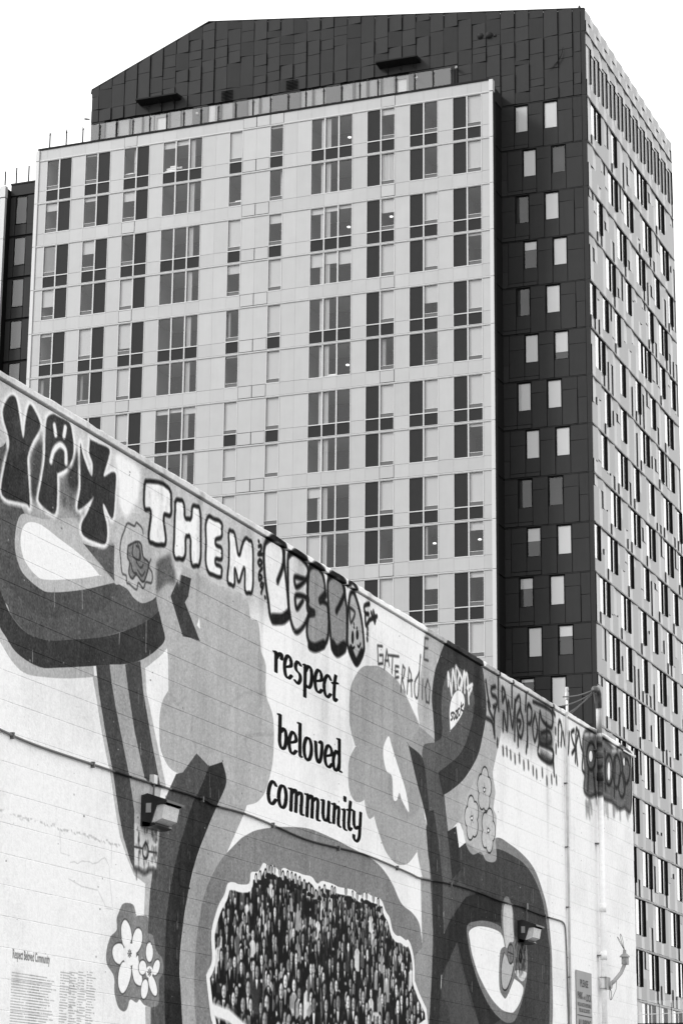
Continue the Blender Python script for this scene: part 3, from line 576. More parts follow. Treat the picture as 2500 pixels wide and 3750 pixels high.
for r in range(nrow):
    t = r / (nrow - 1)
    hz = .033 + .070 * t ** 2.2
    z = zt - .1 - (zt - 1.02) * (t ** 1.1)
    y = y0 + rng.uniform(0, .1)
    while y < y1:
        yy, zz, s = y + rng.normal(0, .03), z + rng.normal(0, .06), hz * rng.uniform(.75, 1.2)
        y += s * rng.uniform(1.9, 3.4 + 1.6 * t)
        zz -= .10 * ((yy - (y0 + y1) / 2) / 2.2) ** 2
        coat = rng.choice([14, 18, 16, 22, 20, 34, 52, 90, 140, 190, 16, 24])
        Q(coat, [(yy - s * 1.5, zz - s * 5.5), (yy - s * 1.45, zz - s * 1.7), (yy - s * .5, zz - s * 1.0), (yy + s * .5, zz - s * 1.0), (yy + s * 1.45, zz - s * 1.7), (yy + s * 1.5, zz - s * 5.5)])
        Q(max(coat - 20, 12), [(yy + s * .9, zz - s * 1.6), (yy + s * 1.5, zz - s * 1.8), (yy + s * 1.6, zz - s * 5.5), (yy + s * .8, zz - s * 5.5)], .7)
        Q(rng.choice([200, 215, 180, 120]), [(yy - s * .42, zz - s * 1.05), (yy + s * .42, zz - s * 1.05), (yy + s * .05, zz - s * rng.uniform(2.2, 3.4))])
        if rng.random() < .6: Q(30, [(yy - s * .1, zz - s * 1.3), (yy + s * .1, zz - s * 1.3), (yy + s * .06, zz - s * 2.8)])
        if rng.random() < .3 + .3 * t:
            E(yy + rng.uniform(-.8, .8) * s, zz - s * rng.uniform(3.4, 4.3), s * .6, s * .35, rng.uniform(150, 205))
        if rng.random() < .3: Q(rng.uniform(90, 170), [(yy - s * 1.4, zz - s * 2), (yy - s * 1.15, zz - s * 1.8), (yy - s * .6, zz - s * 4.6), (yy - s * .9, zz - s * 4.8)])
        if t > .72:                                  # seated front rows, forearms crossed in the lap
            g_ = rng.choice([150, 185, 205, 60])
            for sg_ in (-1, 1): Q(g_, [(yy + sg_ * s * 1.35, zz - s * 2.4), (yy + sg_ * s * 1.05, zz - s * 2.2), (yy + sg_ * s * .1, zz - s * 4.4), (yy + sg_ * s * .25, zz - s * 4.8)])
            E(yy, zz - s * 4.6, s * .42, s * .32, 205)
        f = rng.uniform(120, 235)
        E(yy, zz + s * .12, s * .80, s * 1.12, rng.choice([18, 24, 34]))
        E(yy, zz - s * .12, s * rng.uniform(.5, .64), s * rng.uniform(.78, .92), f)
        E(yy + s * .36, zz - s * .1, s * .36, s * .8, f * .6, .7)
        E(yy - s * .25, zz + s * .02, s * .17, s * .11, 60, .6); E(yy + s * .25, zz + s * .02, s * .17, s * .11, 50, .6)
        E(yy, zz - s * .5, s * .26, s * .09, 75, .7); E(yy - s * .02, zz - s * .24, s * .1, s * .16, f * .75, .6)
        if rng.random() < .015: E(yy, zz + s * .8, s * 1.2, s * .3, 190)
    for _ in range(int(14 + 10 * t)):      # hands, cuffs, lapels and stray light in the dark suits
        a, b = rng.uniform(y0, y1), z + rng.uniform(-.12, .02); L_ = rng.uniform(.02, .09)
        Q(rng.choice([200, 180, 140, 90, 225]), [(a, b), (a + rng.uniform(.006, .016), b), (a + rng.uniform(-.03, .03), b - L_)], .85)
photo = blur(photo, 1); photo = 82 + (photo - 80) * 1.22
photo += noise(.012, 9) * 6 + noise(.045, 13) * 4 + noise(.16, 11) * 8
# white paper edge
stroke(240, list(map(tuple, PT)), .13, curve=False, closed=True, soft=.012, raw=True, dst=photo)
stroke(238, [((y0 - PY0) / RES, (1.17 - PZ0) / RES), ((y0 + .55 - PY0) / RES, (1.12 - PZ0) / RES), ((y0 + .95 - PY0) / RES, (1.0 - PZ0) / RES)], .1, curve=False, soft=.03, raw=True, dst=photo)
cen = PT.mean(0)
for i in range(0, len(PT), 3):                       # heads breaking the paper edge along the top
    c = PT[i] * 1.
    if c[1] < cen[1] + 40: continue
    d_ = cen - c; c += d_ / np.hypot(*d_) * (.105 / RES); yy, zz, s_ = PY0 + c[0] * RES + rng.normal(0, .015), PZ0 + c[1] * RES, .036 * rng.uniform(.9, 1.15)
    Q(22, [(yy - s_ * 1.3, zz - s_ * 2.0), (yy - s_ * 1.1, zz - s_ * 1.4), (yy, zz - s_ * .8), (yy + s_ * 1.1, zz - s_ * 1.4), (yy + s_ * 1.3, zz - s_ * 2.0)])
    E(yy, zz + s_ * .12, s_ * .8, s_ * 1.12, 20); E(yy, zz - s_ * .12, s_ * .64, s_ * .9, rng.uniform(170, 225)); E(yy + s_ * .36, zz - s_ * .1, s_ * .36, s_ * .8, 120, .7)
s = canvas[pz0:pz0 + pm.shape[0], px0:px0 + pm.shape[1]]
s += (photo[pz0:pz0 + pm.shape[0], px0:px0 + pm.shape[1]] - s) * np.clip(pm, 0, 1)
np.clip(canvas, 8, 246, out=canvas)
# ---------------------------------------------------------------- setting
MB().add([(-3000, -3000, GROUND_Z), (3000, -3000, GROUND_Z), (3000, 3000, GROUND_Z), (-3000, 3000, GROUND_Z)], [(0, 1, 2, 3)]).build('ground', mat('asphalt', .12, .9, grain=.25, grain_scale=3), kind='structure')

# ---------------------------------------------------------------- painted block wall
img = bpy.data.images.new('mural', NX, NZ, alpha=False)
buf = np.ones((NZ, NX, 4), np.float32); buf[..., :3] = (canvas / 255.)[..., None]
img.pixels.foreach_set(buf.ravel()); img.pack()
def paint_mat(name, rough, bump, gain=1.):
    m = bpy.data.materials.new(name); m.use_nodes = True; nt = m.node_tree; N = nt.nodes.new; L = nt.links.new; b = nt.nodes['Principled BSDF']
    b.inputs['Roughness'].default_value = rough; b.inputs['Specular IOR Level'].default_value = .03
    g = N('ShaderNodeNewGeometry'); sp = N('ShaderNodeSeparateXYZ'); L(g.outputs['Position'], sp.inputs[0])
    cb = N('ShaderNodeCombineXYZ')
    for i, (ax, a, w) in enumerate((('Y', PY0, PY1 - PY0), ('Z', PZ0, PZ1 - PZ0))):
        q = N('ShaderNodeMapRange'); q.clamp = False; L(sp.outputs[ax], q.inputs[0]); q.inputs[1].default_value = a; q.inputs[2].default_value = a + w; L(q.outputs[0], cb.inputs[i])
    t = N('ShaderNodeTexImage'); t.image = img; t.extension = 'EXTEND'; L(cb.outputs[0], t.inputs[0])
    n = N('ShaderNodeTexNoise'); n.inputs['Scale'].default_value = 26; n.inputs['Detail'].default_value = 7; L(g.outputs['Position'], n.inputs['Vector'])
    mr = N('ShaderNodeMapRange'); L(n.outputs[0], mr.inputs[0]); mr.inputs[1].default_value = .3; mr.inputs[2].default_value = .7; mr.inputs[3].default_value = gain * .94; mr.inputs[4].default_value = gain * 1.04
    mx = N('ShaderNodeVectorMath'); mx.operation = 'SCALE'; L(t.outputs[0], mx.inputs[0]); L(mr.outputs[0], mx.inputs['Scale']); L(mx.outputs[0], b.inputs['Base Color'])
    n2 = N('ShaderNodeTexNoise'); n2.inputs['Scale'].default_value = 60; n2.inputs['Detail'].default_value = 6; L(g.outputs['Position'], n2.inputs['Vector'])
    bp = N('ShaderNodeBump'); bp.inputs['Strength'].default_value = bump; bp.inputs['Distance'].default_value = .006; L(n2.outputs[0], bp.inputs['Height']); L(bp.outputs[0], b.inputs['Normal'])
    return m
M_paint = paint_mat('painted block', .9, .5); M_paper = paint_mat('pasted paper', .6, .12)
M_paint_d = paint_mat('grimy shaded conduit', .6, .3, .2)  # mural paint darkened: grime plus the conduit's own shade put into the colour
M_cap = mat('parapet mortar', .62, .85, grain=.22, grain_scale=7, bump=.6, bump_scale=25)

YA, YB, ZT = 9.0, 30.55, 5.16
blk = thing('block_building', 'long painted concrete block building covered in a mural and graffiti', 'building')
MB().box(WALL_X - 9, WALL_X - .03, YA, YB - .02, GROUND_Z, 4.9).build('backing', mat('mortar bed', .45, .9), blk)
wall = MB().box(WALL_X - .03, WALL_X - .0035, YA, YB - .002, GROUND_Z, ZT).build('wall', M_paint, blk)
def block_mesh(w, h):
    """a concrete block with worn, slightly chamfered edges, origin at its lower near corner of the face"""
    c, d = .0022, .028
    O = [(-d, 0, 0), (-d, w, 0), (-d, w, h), (-d, 0, h)]; A = [(-c, 0, 0), (-c, w, 0), (-c, w, h), (-c, 0, h)]; B = [(0, .0008, c), (0, w - .0008, c), (0, w - .0008, h - c), (0, .0008, h - c)]
    f = [(8, 9, 10, 11)]
    for i in range(4):
        j = (i + 1) % 4; f += [(4 + i, 4 + j, 8 + j, 8 + i), (i, j, 4 + j, 4 + i)]
    return MB().add(O + A + B, f).mesh('block', M_paint)
bmesh_cache = {}
pieces = []
CH, BW, J, JV = .2032, .4064, .0035, .0006
r0 = random.Random(3)
zs = [3.184 - CH * k for k in range(-9, 24)]; zs = sorted(z for z in zs if z > GROUND_Z)
levels = [GROUND_Z] + zs + [ZT]
for k in range(len(levels) - 1):
    z0, z1 = levels[k] + J / 2, levels[k + 1] - J / 2
    if z1 - z0 < .03: continue
    y = YA - (BW / 2 if k % 2 else 0)
    while y < YB:
        a, b = max(y, YA) + JV / 2, min(y + BW, YB) - JV / 2
        if b - a > .03:
            key = (round(b - a, 3), round(z1 - z0, 3))
            if key not in bmesh_cache: bmesh_cache[key] = block_mesh(*key)
            pieces.append((px_area((WALL_X, (a + b) / 2, (z0 + z1) / 2), .001, (b - a) / 2, (z1 - z0) / 2), bmesh_cache[key], (WALL_X + r0.uniform(-.0005, .0005), a, z0)))
        y += BW
pieces.sort(key=lambda q: -q[0])
for q in pieces[:300]: place('block', q[1], wall, q[2])
joined([(q[1], q[2]) for q in pieces[300:]], 'far_blocks', M_paint, wall)
# coping: a rough mortar cap with a shadow groove below it
r1 = random.Random(5); prof = MB(); n = 240; rows = []
for i in range(n + 1):
    y = YA + (YB - YA) * i / n; t = .072 + r1.uniform(-.004, .005) + .004 * math.sin(i * .31); o = .022 + r1.uniform(-.002, .002)
    rows.append([(WALL_X - .06, y, ZT + .013), (WALL_X + o - .004, y, ZT + .013), (WALL_X + o, y, ZT + .017), (WALL_X + o - .002, y, ZT + t * .8), (WALL_X + o - .02, y, ZT + t), (WALL_X - .3, y, ZT + t + .01)])
m_ = 6
prof.add([q for r in rows for q in r], [(i * m_ + j, (i + 1) * m_ + j, (i + 1) * m_ + j + 1, i * m_ + j + 1) for i in range(n) for j in range(m_ - 1)] + [tuple(range(m_)), tuple(n * m_ + j for j in range(m_))[::-1]])
prof.build('coping', M_paint, blk, smooth=False)
MB().box(WALL_X - .3, WALL_X - .04, YA, YB, ZT - .02, ZT + .03).build('groove_shade_strip', mat('groove shade black', .02, .9), blk)  # black backing strip paints the shadow line under the coping
MB().box(WALL_X - 9, WALL_X - .3, YA, YB, 4.9, 5.0).build('roof', mat('roof felt', .08, .9), blk)
MB().box(WALL_X - .25, WALL_X + .05, YB - .012, YB + .012, ZT - .02, ZT + .012).box(WALL_X + .02, WALL_X + .032, YB - .5, YB + .01, ZT - .012, ZT + .008).build('drip_edge', mat('white metal', .75, .5), blk)
# the pasted photograph of a crowd
ring = [(on_wall(u, v)[1], max(on_wall(u, v)[2], .7)) for u, v in smooth(POSTER, True, 4)]
MB().prism(ring, 0, WALL_X - .001, WALL_X + .004).build('crowd_poster', M_paper, None, label='black and white crowd photograph with ragged white border pasted on the mural', cat='poster')
# ---------------------------------------------------------------- apartment tower
D, D2, XR = 130.019, 132.575, -36.67       # front face, dark face behind it, side face
ZF, ZD, FH = 63.2935, 63.33, 3.0
M_light = mat('light panel', .31, .45, vary=.10, grain=.04, grain_scale=1.2, streak=.025)
M_frame = mat('window frame white', .42, .4)
M_dark = mat('dark panel', .021, .55, spec=.08, vary=.06, grain=.05, grain_scale=2)
M_char = mat('charcoal panel', .028, .55, spec=.07, vary=.06, grain=.05, grain_scale=1.5, streak=.05)
M_black = mat('black metal', .010, .6, spec=.08)
M_side = mat('side panel', .15, .35, spec=.5, vary=.07, coat=.45)
M_pale = mat('pale side panel', .34, .35, coat=.4)
M_int = mat('interior', .27, .9)
M_room = mat('room back', .08, .9, grain=.3, grain_scale=.6)
M_blind = mat('roller blind', .42, .9, vary=.06)
M_curt = mat('curtain', .5, .9)
M_glass = glass_mat('window glass', .88, .042)
M_glass2 = glass_mat('side glass', .92, .45)
M_rail = glass_mat('railing glass', .94, .085)
tower = thing('apartment_tower', 'tall apartment tower with pale gridded front and charcoal shingled sides', 'building', loc=(-55, D, GROUND_Z))
TL = Vector(tower.location)
def T(name, mb, mats, parent=None, **k):
    """part of the tower given in world coordinates"""
    o = (mb.mesh(name, mats) if isinstance(mb, MB) else mb)
    return place(name, o, parent or tower, -TL if (parent is None) else (0, 0, 0), **k)
front = T('front_facade', MB().box(-73.1, -42.12, D + 3.6, D2 + 8, GROUND_Z, 63.9), M_room)
charface = T('charcoal_facade', MB().prism([(-70.7, GROUND_Z), (-36.78, GROUND_Z), (-36.78, 69.02), (-62.2, 72.55), (-70.55, 69.05), (-70.7, 68.8)], 1, D2 + .1, 154.25), M_black)
sideface = T('side_facade', MB().box(XR - .2, XR - .10, D2 + .12, 154.28, GROUND_Z, 69.0), M_black)
xm = lambda i: -72.40 + .9328 * i
LV = lambda k: ZF - FH * k
NF = 16
COLS = {1: (0, 'wd'), 2: (3, 'wd'), 3: (6, 'wd'), 4: (9, 'www'), 5: (14, 'w'), 6: (17, 'w'), 7: (20, 'www'), 8: (24, 'dw'), 9: (27, 'dw'), 10: (30, 'dw')}
GAPS = [2, 5, 8, 12, 13, 15, 16, 18, 19, 23, 26, 29]
V_, X_, C_ = 'venetian', 0, 'curtain'
BL = {1: [0, .3, V_, .65, .1, 0, 0], 2: [.06, .14, .5, 0, 1, 0, 0, 1], 3: [0, .36, 0, 1, .92, 1, 1, 1], 4: [(.2, .15, 0), (0, 0, 0), (0, 0, 0), (0, 0, 0), (0, 0, 0), (0, 0, 0), (.15, .12, .2), (0, 0, 0), 0],
      5: [1, 0, 1, .32, 0, .05, 1, 1, 1, 1], 6: [.08, 0, .32, 1, 1, 1, 1, 1, 1, .5], 7: [(0, 0, 0), (0, 0, 0), (.18, .14, .1), (.42, .36, .42), (0, 0, 0), (0, 0, 0), (0, 0, 0), (0, 0, 0), (.3, 0, 0), (1, 0, 0), 0],
      8: [.22, C_, .5, 1, 1, 0, 1, 1, 1, 0, 1, 1], 9: [0, 0, 1, 1, .62, 0, 1, 1, 1, 0, .46, 1], 10: [1, 1, 0, .08, 1, 1, 1, .1, 1, .28, .18, 1, 1]}
cache = {}
def plate(kind, w, h, m, t=.05):
    key = (kind, round(w, 3), round(h, 3))
    if key not in cache: cache[key] = MB().box(0, w, 0, t, 0, h).mesh(kind, m)
    return cache[key]
LP, SP = [], []           # light panels, dark spandrel panels: (size in photo, mesh, place)
def lpanel(x0, x1, z0, z1, proud=0., shrink=.0035):
    x0, x1, z0, z1 = x0 + shrink, x1 - shrink, z0 + shrink, z1 - shrink
    LP.append((px_area(((x0 + x1) / 2, D, (z0 + z1) / 2), (x1 - x0) / 2, .01, (z1 - z0) / 2) * above_wall(((x0 + x1) / 2, D, z1)), plate('facade_panel', x1 - x0, z1 - z0, M_light), (x0, D - proud, z0)))
def dpanel(x0, x1, z0, z1):
    SP.append((px_area(((x0 + x1) / 2, D, (z0 + z1) / 2), (x1 - x0) / 2, .01, (z1 - z0) / 2) * above_wall(((x0 + x1) / 2, D, z1)), plate('spandrel_panel', x1 - x0, z1 - z0, M_dark), (x0, D + .03, z0)))
core = MB()
for k in range(NF):
    L = LV(k)
    core.box(-73.0, -42.2, D + .14, D + 3.6, L - 3.05, L - 2.86); core.box(-73.0, -42.2, D + .10, D + .28, L - 2.86, L - 2.14)
for g in GAPS + [1, 4, 7, 24, 27, 30]:
    core.box(xm(g) + .02, xm(g) + .91, D + .09, D + .3, LV(NF), ZF); core.box(xm(g) + .4, xm(g) + .52, D + .3, D + 3.6, LV(NF), ZF)
core.box(-73.0, xm(0) - .01, D + .08, D + 3.6, LV(NF), ZF); core.box(xm(32) + .02, -42.2, D + .08, D + 3.6, LV(NF), ZF)
core.box(-73.05, -42.14, D + .12, D2 + .1, ZF - .04, 63.9)
T('floor_slabs', core, M_int)
rw = random.Random(11)
fcache = {}
def unit_frame(kind, floorB, sill):
    """white mullions round one bay: vertical bars, head, transom (and foot on floors with a dark spandrel below)"""
    key = (kind, floorB, sill)
    if key in fcache: return fcache[key]
    n = len(kind); m = MB(); w = .9328
    y0, y1 = -.018, .095
    bot = -2.16 if floorB else -2.93
    m.box(.0, .035, y0, y1, bot, -.05)
    for i in range(1, n): m.box(w * i - .045, w * i + .035, y0, y1, bot, -.05)
    m.box(w * n - .045, w * n + .0, y0, y1, bot, -.05)
    m.box(.035, w * n - .045, y0 + .004, y1, -.075, -.05)
    m.box(.035, w * n - .045, y0 + .004, y1, -2.165, -2.105)
    if not floorB: m.box(.035, w * n - .045, y0 + .004, y1, -2.93, -2.90)
    fcache[key] = m.mesh('window', M_frame); return fcache[key]
def thin(kind, w, h, m, t=.012):
    key = (kind, round(w, 2), round(h, 2), m.name)
    if key not in cache:
        if 'pane' in kind or 'glass' in kind: cache[key] = MB().add([(0, 0, 0), (w, 0, 0), (w, 0, h), (0, 0, h)], [(0, 1, 2, 3)]).mesh(kind, m)
        else: cache[key] = MB().box(0, w, 0, t, 0, h).mesh(kind, m)
    return cache[key]
venet = MB()
for i in range(34): venet.add([(0, 0, -i * .05), (.82, 0, -i * .05), (.82, .03, -i * .05 - .036), (0, .03, -i * .05 - .036)], [(0, 1, 2, 3)])
venet = venet.mesh('venetian_blind', M_curt)
cur = MB()
def curtain_mesh(w, h):
    m = MB(); n = max(int(w / .03), 4); P = [(w * i / n, .03 * math.sin(i * 1.9)) for i in range(n + 1)]
    return m.add([(a, b, -h) for a, b in P] + [(a, b, 0) for a, b in P], [(i, i + 1, n + 2 + i, n + 1 + i) for i in range(n)]).mesh('curtain', M_curt)
M_hop = mat('hopper glass', .045, .15, spec=.7)
for c, (i0, kind) in COLS.items():
    for k in range(NF):
        L, B = LV(k), k % 2 == 1
        x0 = xm(i0)
        for i in range(len(kind)):
            a, b = xm(i0 + i), xm(i0 + i + 1)
            if kind[i] == 'd': dpanel(a + .035, b - .045, L - 2.105, L - .075)
            if B:
                boxed = (c == 3 and i == 0) or (c == 8 and i == 1)
                lpanel(a, b, L - 2.94, L - 2.165, .02 if boxed else 0, .03 if boxed else .0035)
            else: dpanel(a + .035, b - .045, L - 2.90, L - 2.165)
        if not above_wall((x0, D, L), 130): continue
        win = place('window', unit_frame(kind, B, 1), front, (x0, D, L))
        bl = BL[c][k] if k < len(BL[c]) else 1
        for i in range(len(kind)):
            if kind[i] != 'w': continue
            wx = .9328 * i + .035; ww = .9328 - .08
            full = kind == 'www'
            zb = -2.105 if full else -1.83
            place('pane', thin('pane', ww, -.075 - zb, M_glass), win, (wx, .07, zb))
            if not full:
                place('sill', thin('sill', ww, .03, M_frame, .05), win, (wx, .03, -1.865))
                place('hopper_pane', thin('hopper_pane', ww, .24, M_hop), win, (wx, .06, -2.105))
            f = bl[i] if isinstance(bl, tuple) else bl
            if f == V_: place('venetian_blind', venet, win, (wx + .015, .1, -.1))
            elif f == C_: place('curtain', curtain_mesh(ww, 1.72), win, (wx, .13, -.09))
            elif f: h = (-.08 - zb) * f; place('blind', thin('blind', ww - .02, h, M_blind), win, (wx + .01, .105, -.08 - h))
            elif not full and rw.random() < .55:       # a bit of curtain at one side of an open window
                cw_ = rw.uniform(.08, .3); place('curtain', curtain_mesh(cw_, 1.7), win, (wx + (.02 if rw.random() < .5 else ww - cw_ - .02), rw.uniform(.16, .5), -.09))
            if full and ((c == 4 and i == 2) or (c == 7 and i in (0, 1))):     # drawn-back curtain beside the mullion
                place('curtain', curtain_mesh(.3 if i else .22, 2.0), win, (wx + (.02 if i else ww - .24), .16, -.09))
for k in range(NF):
    L = LV(k)
    for g in GAPS:
        boxed = g in (15, 16)
        lpanel(xm(g), xm(g + 1), L - 2.13, L - .06); lpanel(xm(g), xm(g + 1), L - 2.94, L - 2.14, .02 if boxed else 0, .028 if boxed else .0035)
    for a, b in ((-72.97, xm(0)), (xm(32), -42.05)):
        lpanel(a, b, L - 2.13, L - .06); lpanel(a, b, L - 2.94, L - 2.14)
for i in range(32):
    boxed = i in (6, 15, 16, 17, 25); lpanel(xm(i), xm(i + 1), ZF + .045, ZF + .762, .02 if boxed else 0, .026 if boxed else .0035)
lpanel(-72.97, xm(0), ZF + .045, ZF + .762); lpanel(xm(32), -42.05, ZF + .045, ZF + .762)
for lst, nm, ms in ((LP, 'facade_panel', M_light), (SP, 'spandrel_panel', M_dark)):
    lst.sort(key=lambda q: -q[0])
    for q in lst[:300]: place(nm, q[1], front, q[2])
    joined([(q[1], q[2]) for q in lst[300:]], 'hidden_' + nm + 's', ms, front)
for k in range(NF):
    L = LV(k)
    place('floor_trim', MB().box(-73.0, -42.0, D - .05, D + .02, L - .022, L + .03).box(-73.0, -42.0, D - .035, D + .02, L - .055, L - .030).mesh('floor_trim', M_frame), front)
    place('trim_shadow_gap', MB().box(-73.0, -42.05, D + .005, D + .03, L - .068, L + .05).mesh('trim_shadow_gap', M_black), front)
    z0, z1 = L - 2.985, L - .015
    if k == 0: z1 = ZF - .03
    place('corner_fin', MB().box(-42.05, -41.815, D - .07, D + .0, z0, z1).mesh('corner_fin', M_frame), front)
    place('corner_fin', MB().box(-73.20, -72.97, D - .07, D + .05, z0, z1).mesh('corner_fin', M_frame), front)
    place('corner_fin_side', MB().box(-42.04, -41.82, D + .002, D + .45, z0, z1).mesh('corner_fin_side', M_dark), front)
    place('return_panel', MB().box(-42.14, -42.09, D + .46, D2 - .03, z0 + .02, z1 - .02).mesh('return_panel', M_black), front)
place('corner_fin', MB().box(-42.05, -41.80, D - .09, D + .3, ZF + .02, 64.06).mesh('corner_fin', M_frame), front)
place('corner_fin', MB().box(-73.22, -72.97, D - .09, D + .3, ZF + .0, 64.02).mesh('corner_fin', M_frame), front)
T('parapet_cap', MB().box(-73.1, -42.02, D - .06, D + .25, ZF + .765, 64.17), M_black)
T('terrace_deck', MB().box(-73.0, -42.12, D + .25, D2 + .1, 63.9, 64.0), mat('deck', .2, .9))
T('terrace_deck_end', MB().box(-42.16, -42.05, D + .02, D2, 63.2, 64.08), M_char)

# ---- charcoal face: tilted shingle panels
CP = []
def wedge(x0, x1, zb, zl, zr, pl, pr, m=M_char, name='shingle_panel'):
    """panel whose left and right edges stand proud by pl and pr"""
    g = .014; x0 += g; x1 -= g; zb += g; zl -= g; zr -= g
    w = x1 - x0
    V = [(0, -pl, 0), (w, -pr, 0), (w, .04, 0), (0, .04, 0), (0, -pl, zl - zb), (w, -pr, zr - zb), (w, .04, zr - zb), (0, .04, zl - zb)]
    me = MB().add(V, [(0, 3, 2, 1), (4, 5, 6, 7), (0, 1, 5, 4), (1, 2, 6, 5), (2, 3, 7, 6), (3, 0, 4, 7)]).edges([0, 1, 3, 4, 5]).mesh(name, [m, M_black])  # black edge faces: shade on the panel returns put into colour
    CP.append((px_area(((x0 + x1) / 2, D2, (zb + zl) / 2), w / 2, .01, (zl - zb) / 2) * above_wall(((x0 + x1) / 2, D2, zl)), me, (x0, D2, zb)))
rp = random.Random(21)
def tilt():
    return rp.choice([(.01, .10), (.01, .10), (.085, .012), (.035, .05), (.015, .08)])
def zroof(x):
    if x > -62.2: return 69.1 + (72.63 - 69.1) * (x + 36.67) / (-62.2 + 36.67)
    return 72.63 + (69.1 - 72.63) * (x + 62.2) / (-70.66 + 62.2)
M_deep = mat('darkened room board', .022, .9, grain=.4, grain_scale=.7); M_blindb = mat('bright blind', .50, .9, vary=.12); M_blindg = mat('grey blind', .10, .9, vary=.2)  # first one: a room's dimness painted into the board behind the pane
def chwin(x0, x1, zt, zb, f, group=None, back=None, parent=charface, y=D2, frame=M_black, bm=None):
    w = place('window', MB().box(0, .03, -.0, .08, 0, zt - zb).box(x1 - x0 - .03, x1 - x0, 0, .08, 0, zt - zb).box(.03, x1 - x0 - .03, 0, .08, zt - zb - .03, zt - zb).box(.03, x1 - x0 - .03, 0, .08, 0, .03).mesh('window', frame), parent, (x0, y, zb))
    place('pane', thin('pane', x1 - x0 - .06, zt - zb - .06, M_glass), w, (.03, .03, .03))
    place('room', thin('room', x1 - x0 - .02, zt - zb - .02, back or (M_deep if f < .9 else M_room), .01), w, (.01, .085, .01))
    if f: h = (zt - zb - .06) * f; place('blind', thin('blind', x1 - x0 - .07, h, bm or M_blindb), w, (.035, .055, zt - zb - .03 - h))
    return w
DB = [(1, 1), (1, 0), (0, 1), (.3, 1), (0, 1), (1, .74), (1, 1), (1, 1), (0, 0), (.46, 1), (.36, 1), (1, .36), (.1, 1), (1, 1), (1, 1), (1, 1)]
for k in range(16):
    L = ZD - FH * k; ev = k % 2 == 0
    if ev: E_x = [-42.12, -41.25, -40.36, -39.40, -38.47, -37.52, -36.93]
    else: E_x = [-42.12, -41.72, -40.76, -39.87, -38.92, -38.0, -36.93]
    wi = (1, 3) if ev else (2, 4)
    zb = L - 2.97; zt = L - .035
    for j in range(6):
        a, b = E_x[j], E_x[j + 1]
        if j in wi:
            if above_wall((a, D2, L), 140): chwin(a + .04, b - .04, L - .1, L - 1.84, DB[k][wi.index(j)])
            z2 = zb
            if j == wi[0]:
                wedge(a, b, zb, zb + .24, zb + .24, .09, .09); z2 = zb + .26
            wedge(a, b, z2, L - 1.84, L - 1.84, .03, .03)
        elif j == 0 and not ev:
            wedge(a, b, zb, L - 1.9, L - 1.9, .07, .05); wedge(a, b, L - 1.9, zt, zt, .02, .03)
        elif (j == 0) or (j == 1 and not ev):
            s = L - .98; wedge(a, b, s, zt, zt, .02, .03)
            wedge(a, b, zb + .26, s, s, .02, .06); wedge(a, b, zb, zb + .24, zb + .24, .09, .09)
        elif j == 5:
            s = L - (1.35 if ev else .98); wedge(a, b, s, zt, zt, .03, .02); wedge(a, b, zb, s, s, .02, .05)
        else:
            s = L - .8; wedge(a, b, s, zt, zt, .045, .03); wedge(a, b, zb, s, s, .02, .075)
    place('floor_trim', MB().box(-42.1, -36.68, D2 - .03, D2 + .05, L - .024, L + .02).mesh('floor_trim', M_char), charface)
    place('corner_trim', MB().box(-36.92, -36.66, D2 - .04, D2 + .1, L - 2.975, L - .03).mesh('corner_trim', M_char), charface)
# crown of the charcoal face
Z1, Z2 = 67.60, 70.68
xe = [-70.66] + [-70.10 + .9328 * i for i in range(0, 36)] + [-36.93]
xe = [x for x in xe if x <= -36.93]
for j in range(len(xe) - 1):
    a, b = xe[j], xe[j + 1]; ra, rb = zroof(a), zroof(b)
    lo = 64.0 if b < -42.0 else ZD + .05
    st = [.95, 1.75, .7, 1.4, 2.1, 1.0, 1.6, .55][(j * 3) % 8]
    top = min(ra, rb)
    def stack(z0, cuts, za, zb_):
        zz = [z0] + [c for c in cuts if z0 + .3 < c < min(za, zb_) - .3]
        for n_, c in enumerate(zz):
            last = n_ == len(zz) - 1
            wedge(a, b, c, za if last else zz[n_ + 1], zb_ if last else zz[n_ + 1], *tilt())
    if top > Z2 + .35:
        stack(Z1 + .01, [Z1 + st, Z1 + st + rp.choice([.7, .85, 1.0]), Z1 + st + rp.choice([1.5, 1.8, 2.0])], Z2 - .02, Z2 - .02); stack(Z2 + .01, [Z2 + [.8, 1.3, .5, 1.1][j % 4]], ra, rb)
    else: stack(Z1 + .01, [Z1 + st, Z1 + st + 1.1], ra, rb)
    if b > -43.2: stack(lo, [lo + .75 + .25 * (j % 2), lo + 1.5 + .55 * (j % 3), lo + 2.9 + .3 * (j % 2)], Z1 - .02, Z1 - .02)
    elif b > -44.9: stack(lo, [lo + 1.3 + st * .3, lo + 2.6], Z1 - .02, Z1 - .02)
    else: wedge(a, b, 66.72, Z1 - .02, Z1 - .02, *tilt())
for z, x0, x1 in ((Z1, -70.6, -36.68), (Z2, -66.7, -48.6)):
    place('floor_trim', MB().box(x0, x1, D2 - .03, D2 + .05, z - .025, z + .012).mesh('floor_trim', M_char), charface)
place('corner_trim', MB().box(-36.92, -36.66, D2 - .04, D2 + .1, Z1 + .03, 69.12).box(-36.92, -36.66, D2 - .04, D2 + .1, ZD + .03, Z1 - .04).mesh('corner_trim', M_char), charface)
place('roof_edge', MB().prism([(-36.66, 69.10), (-62.2, 72.63), (-70.66, 69.1), (-70.72, 68.84), (-70.72, 68.92), (-70.68, 69.16), (-62.2, 72.69), (-36.66, 69.16)], 1, D2 - .06, D2 + .2).mesh('roof_edge', M_char), charface)
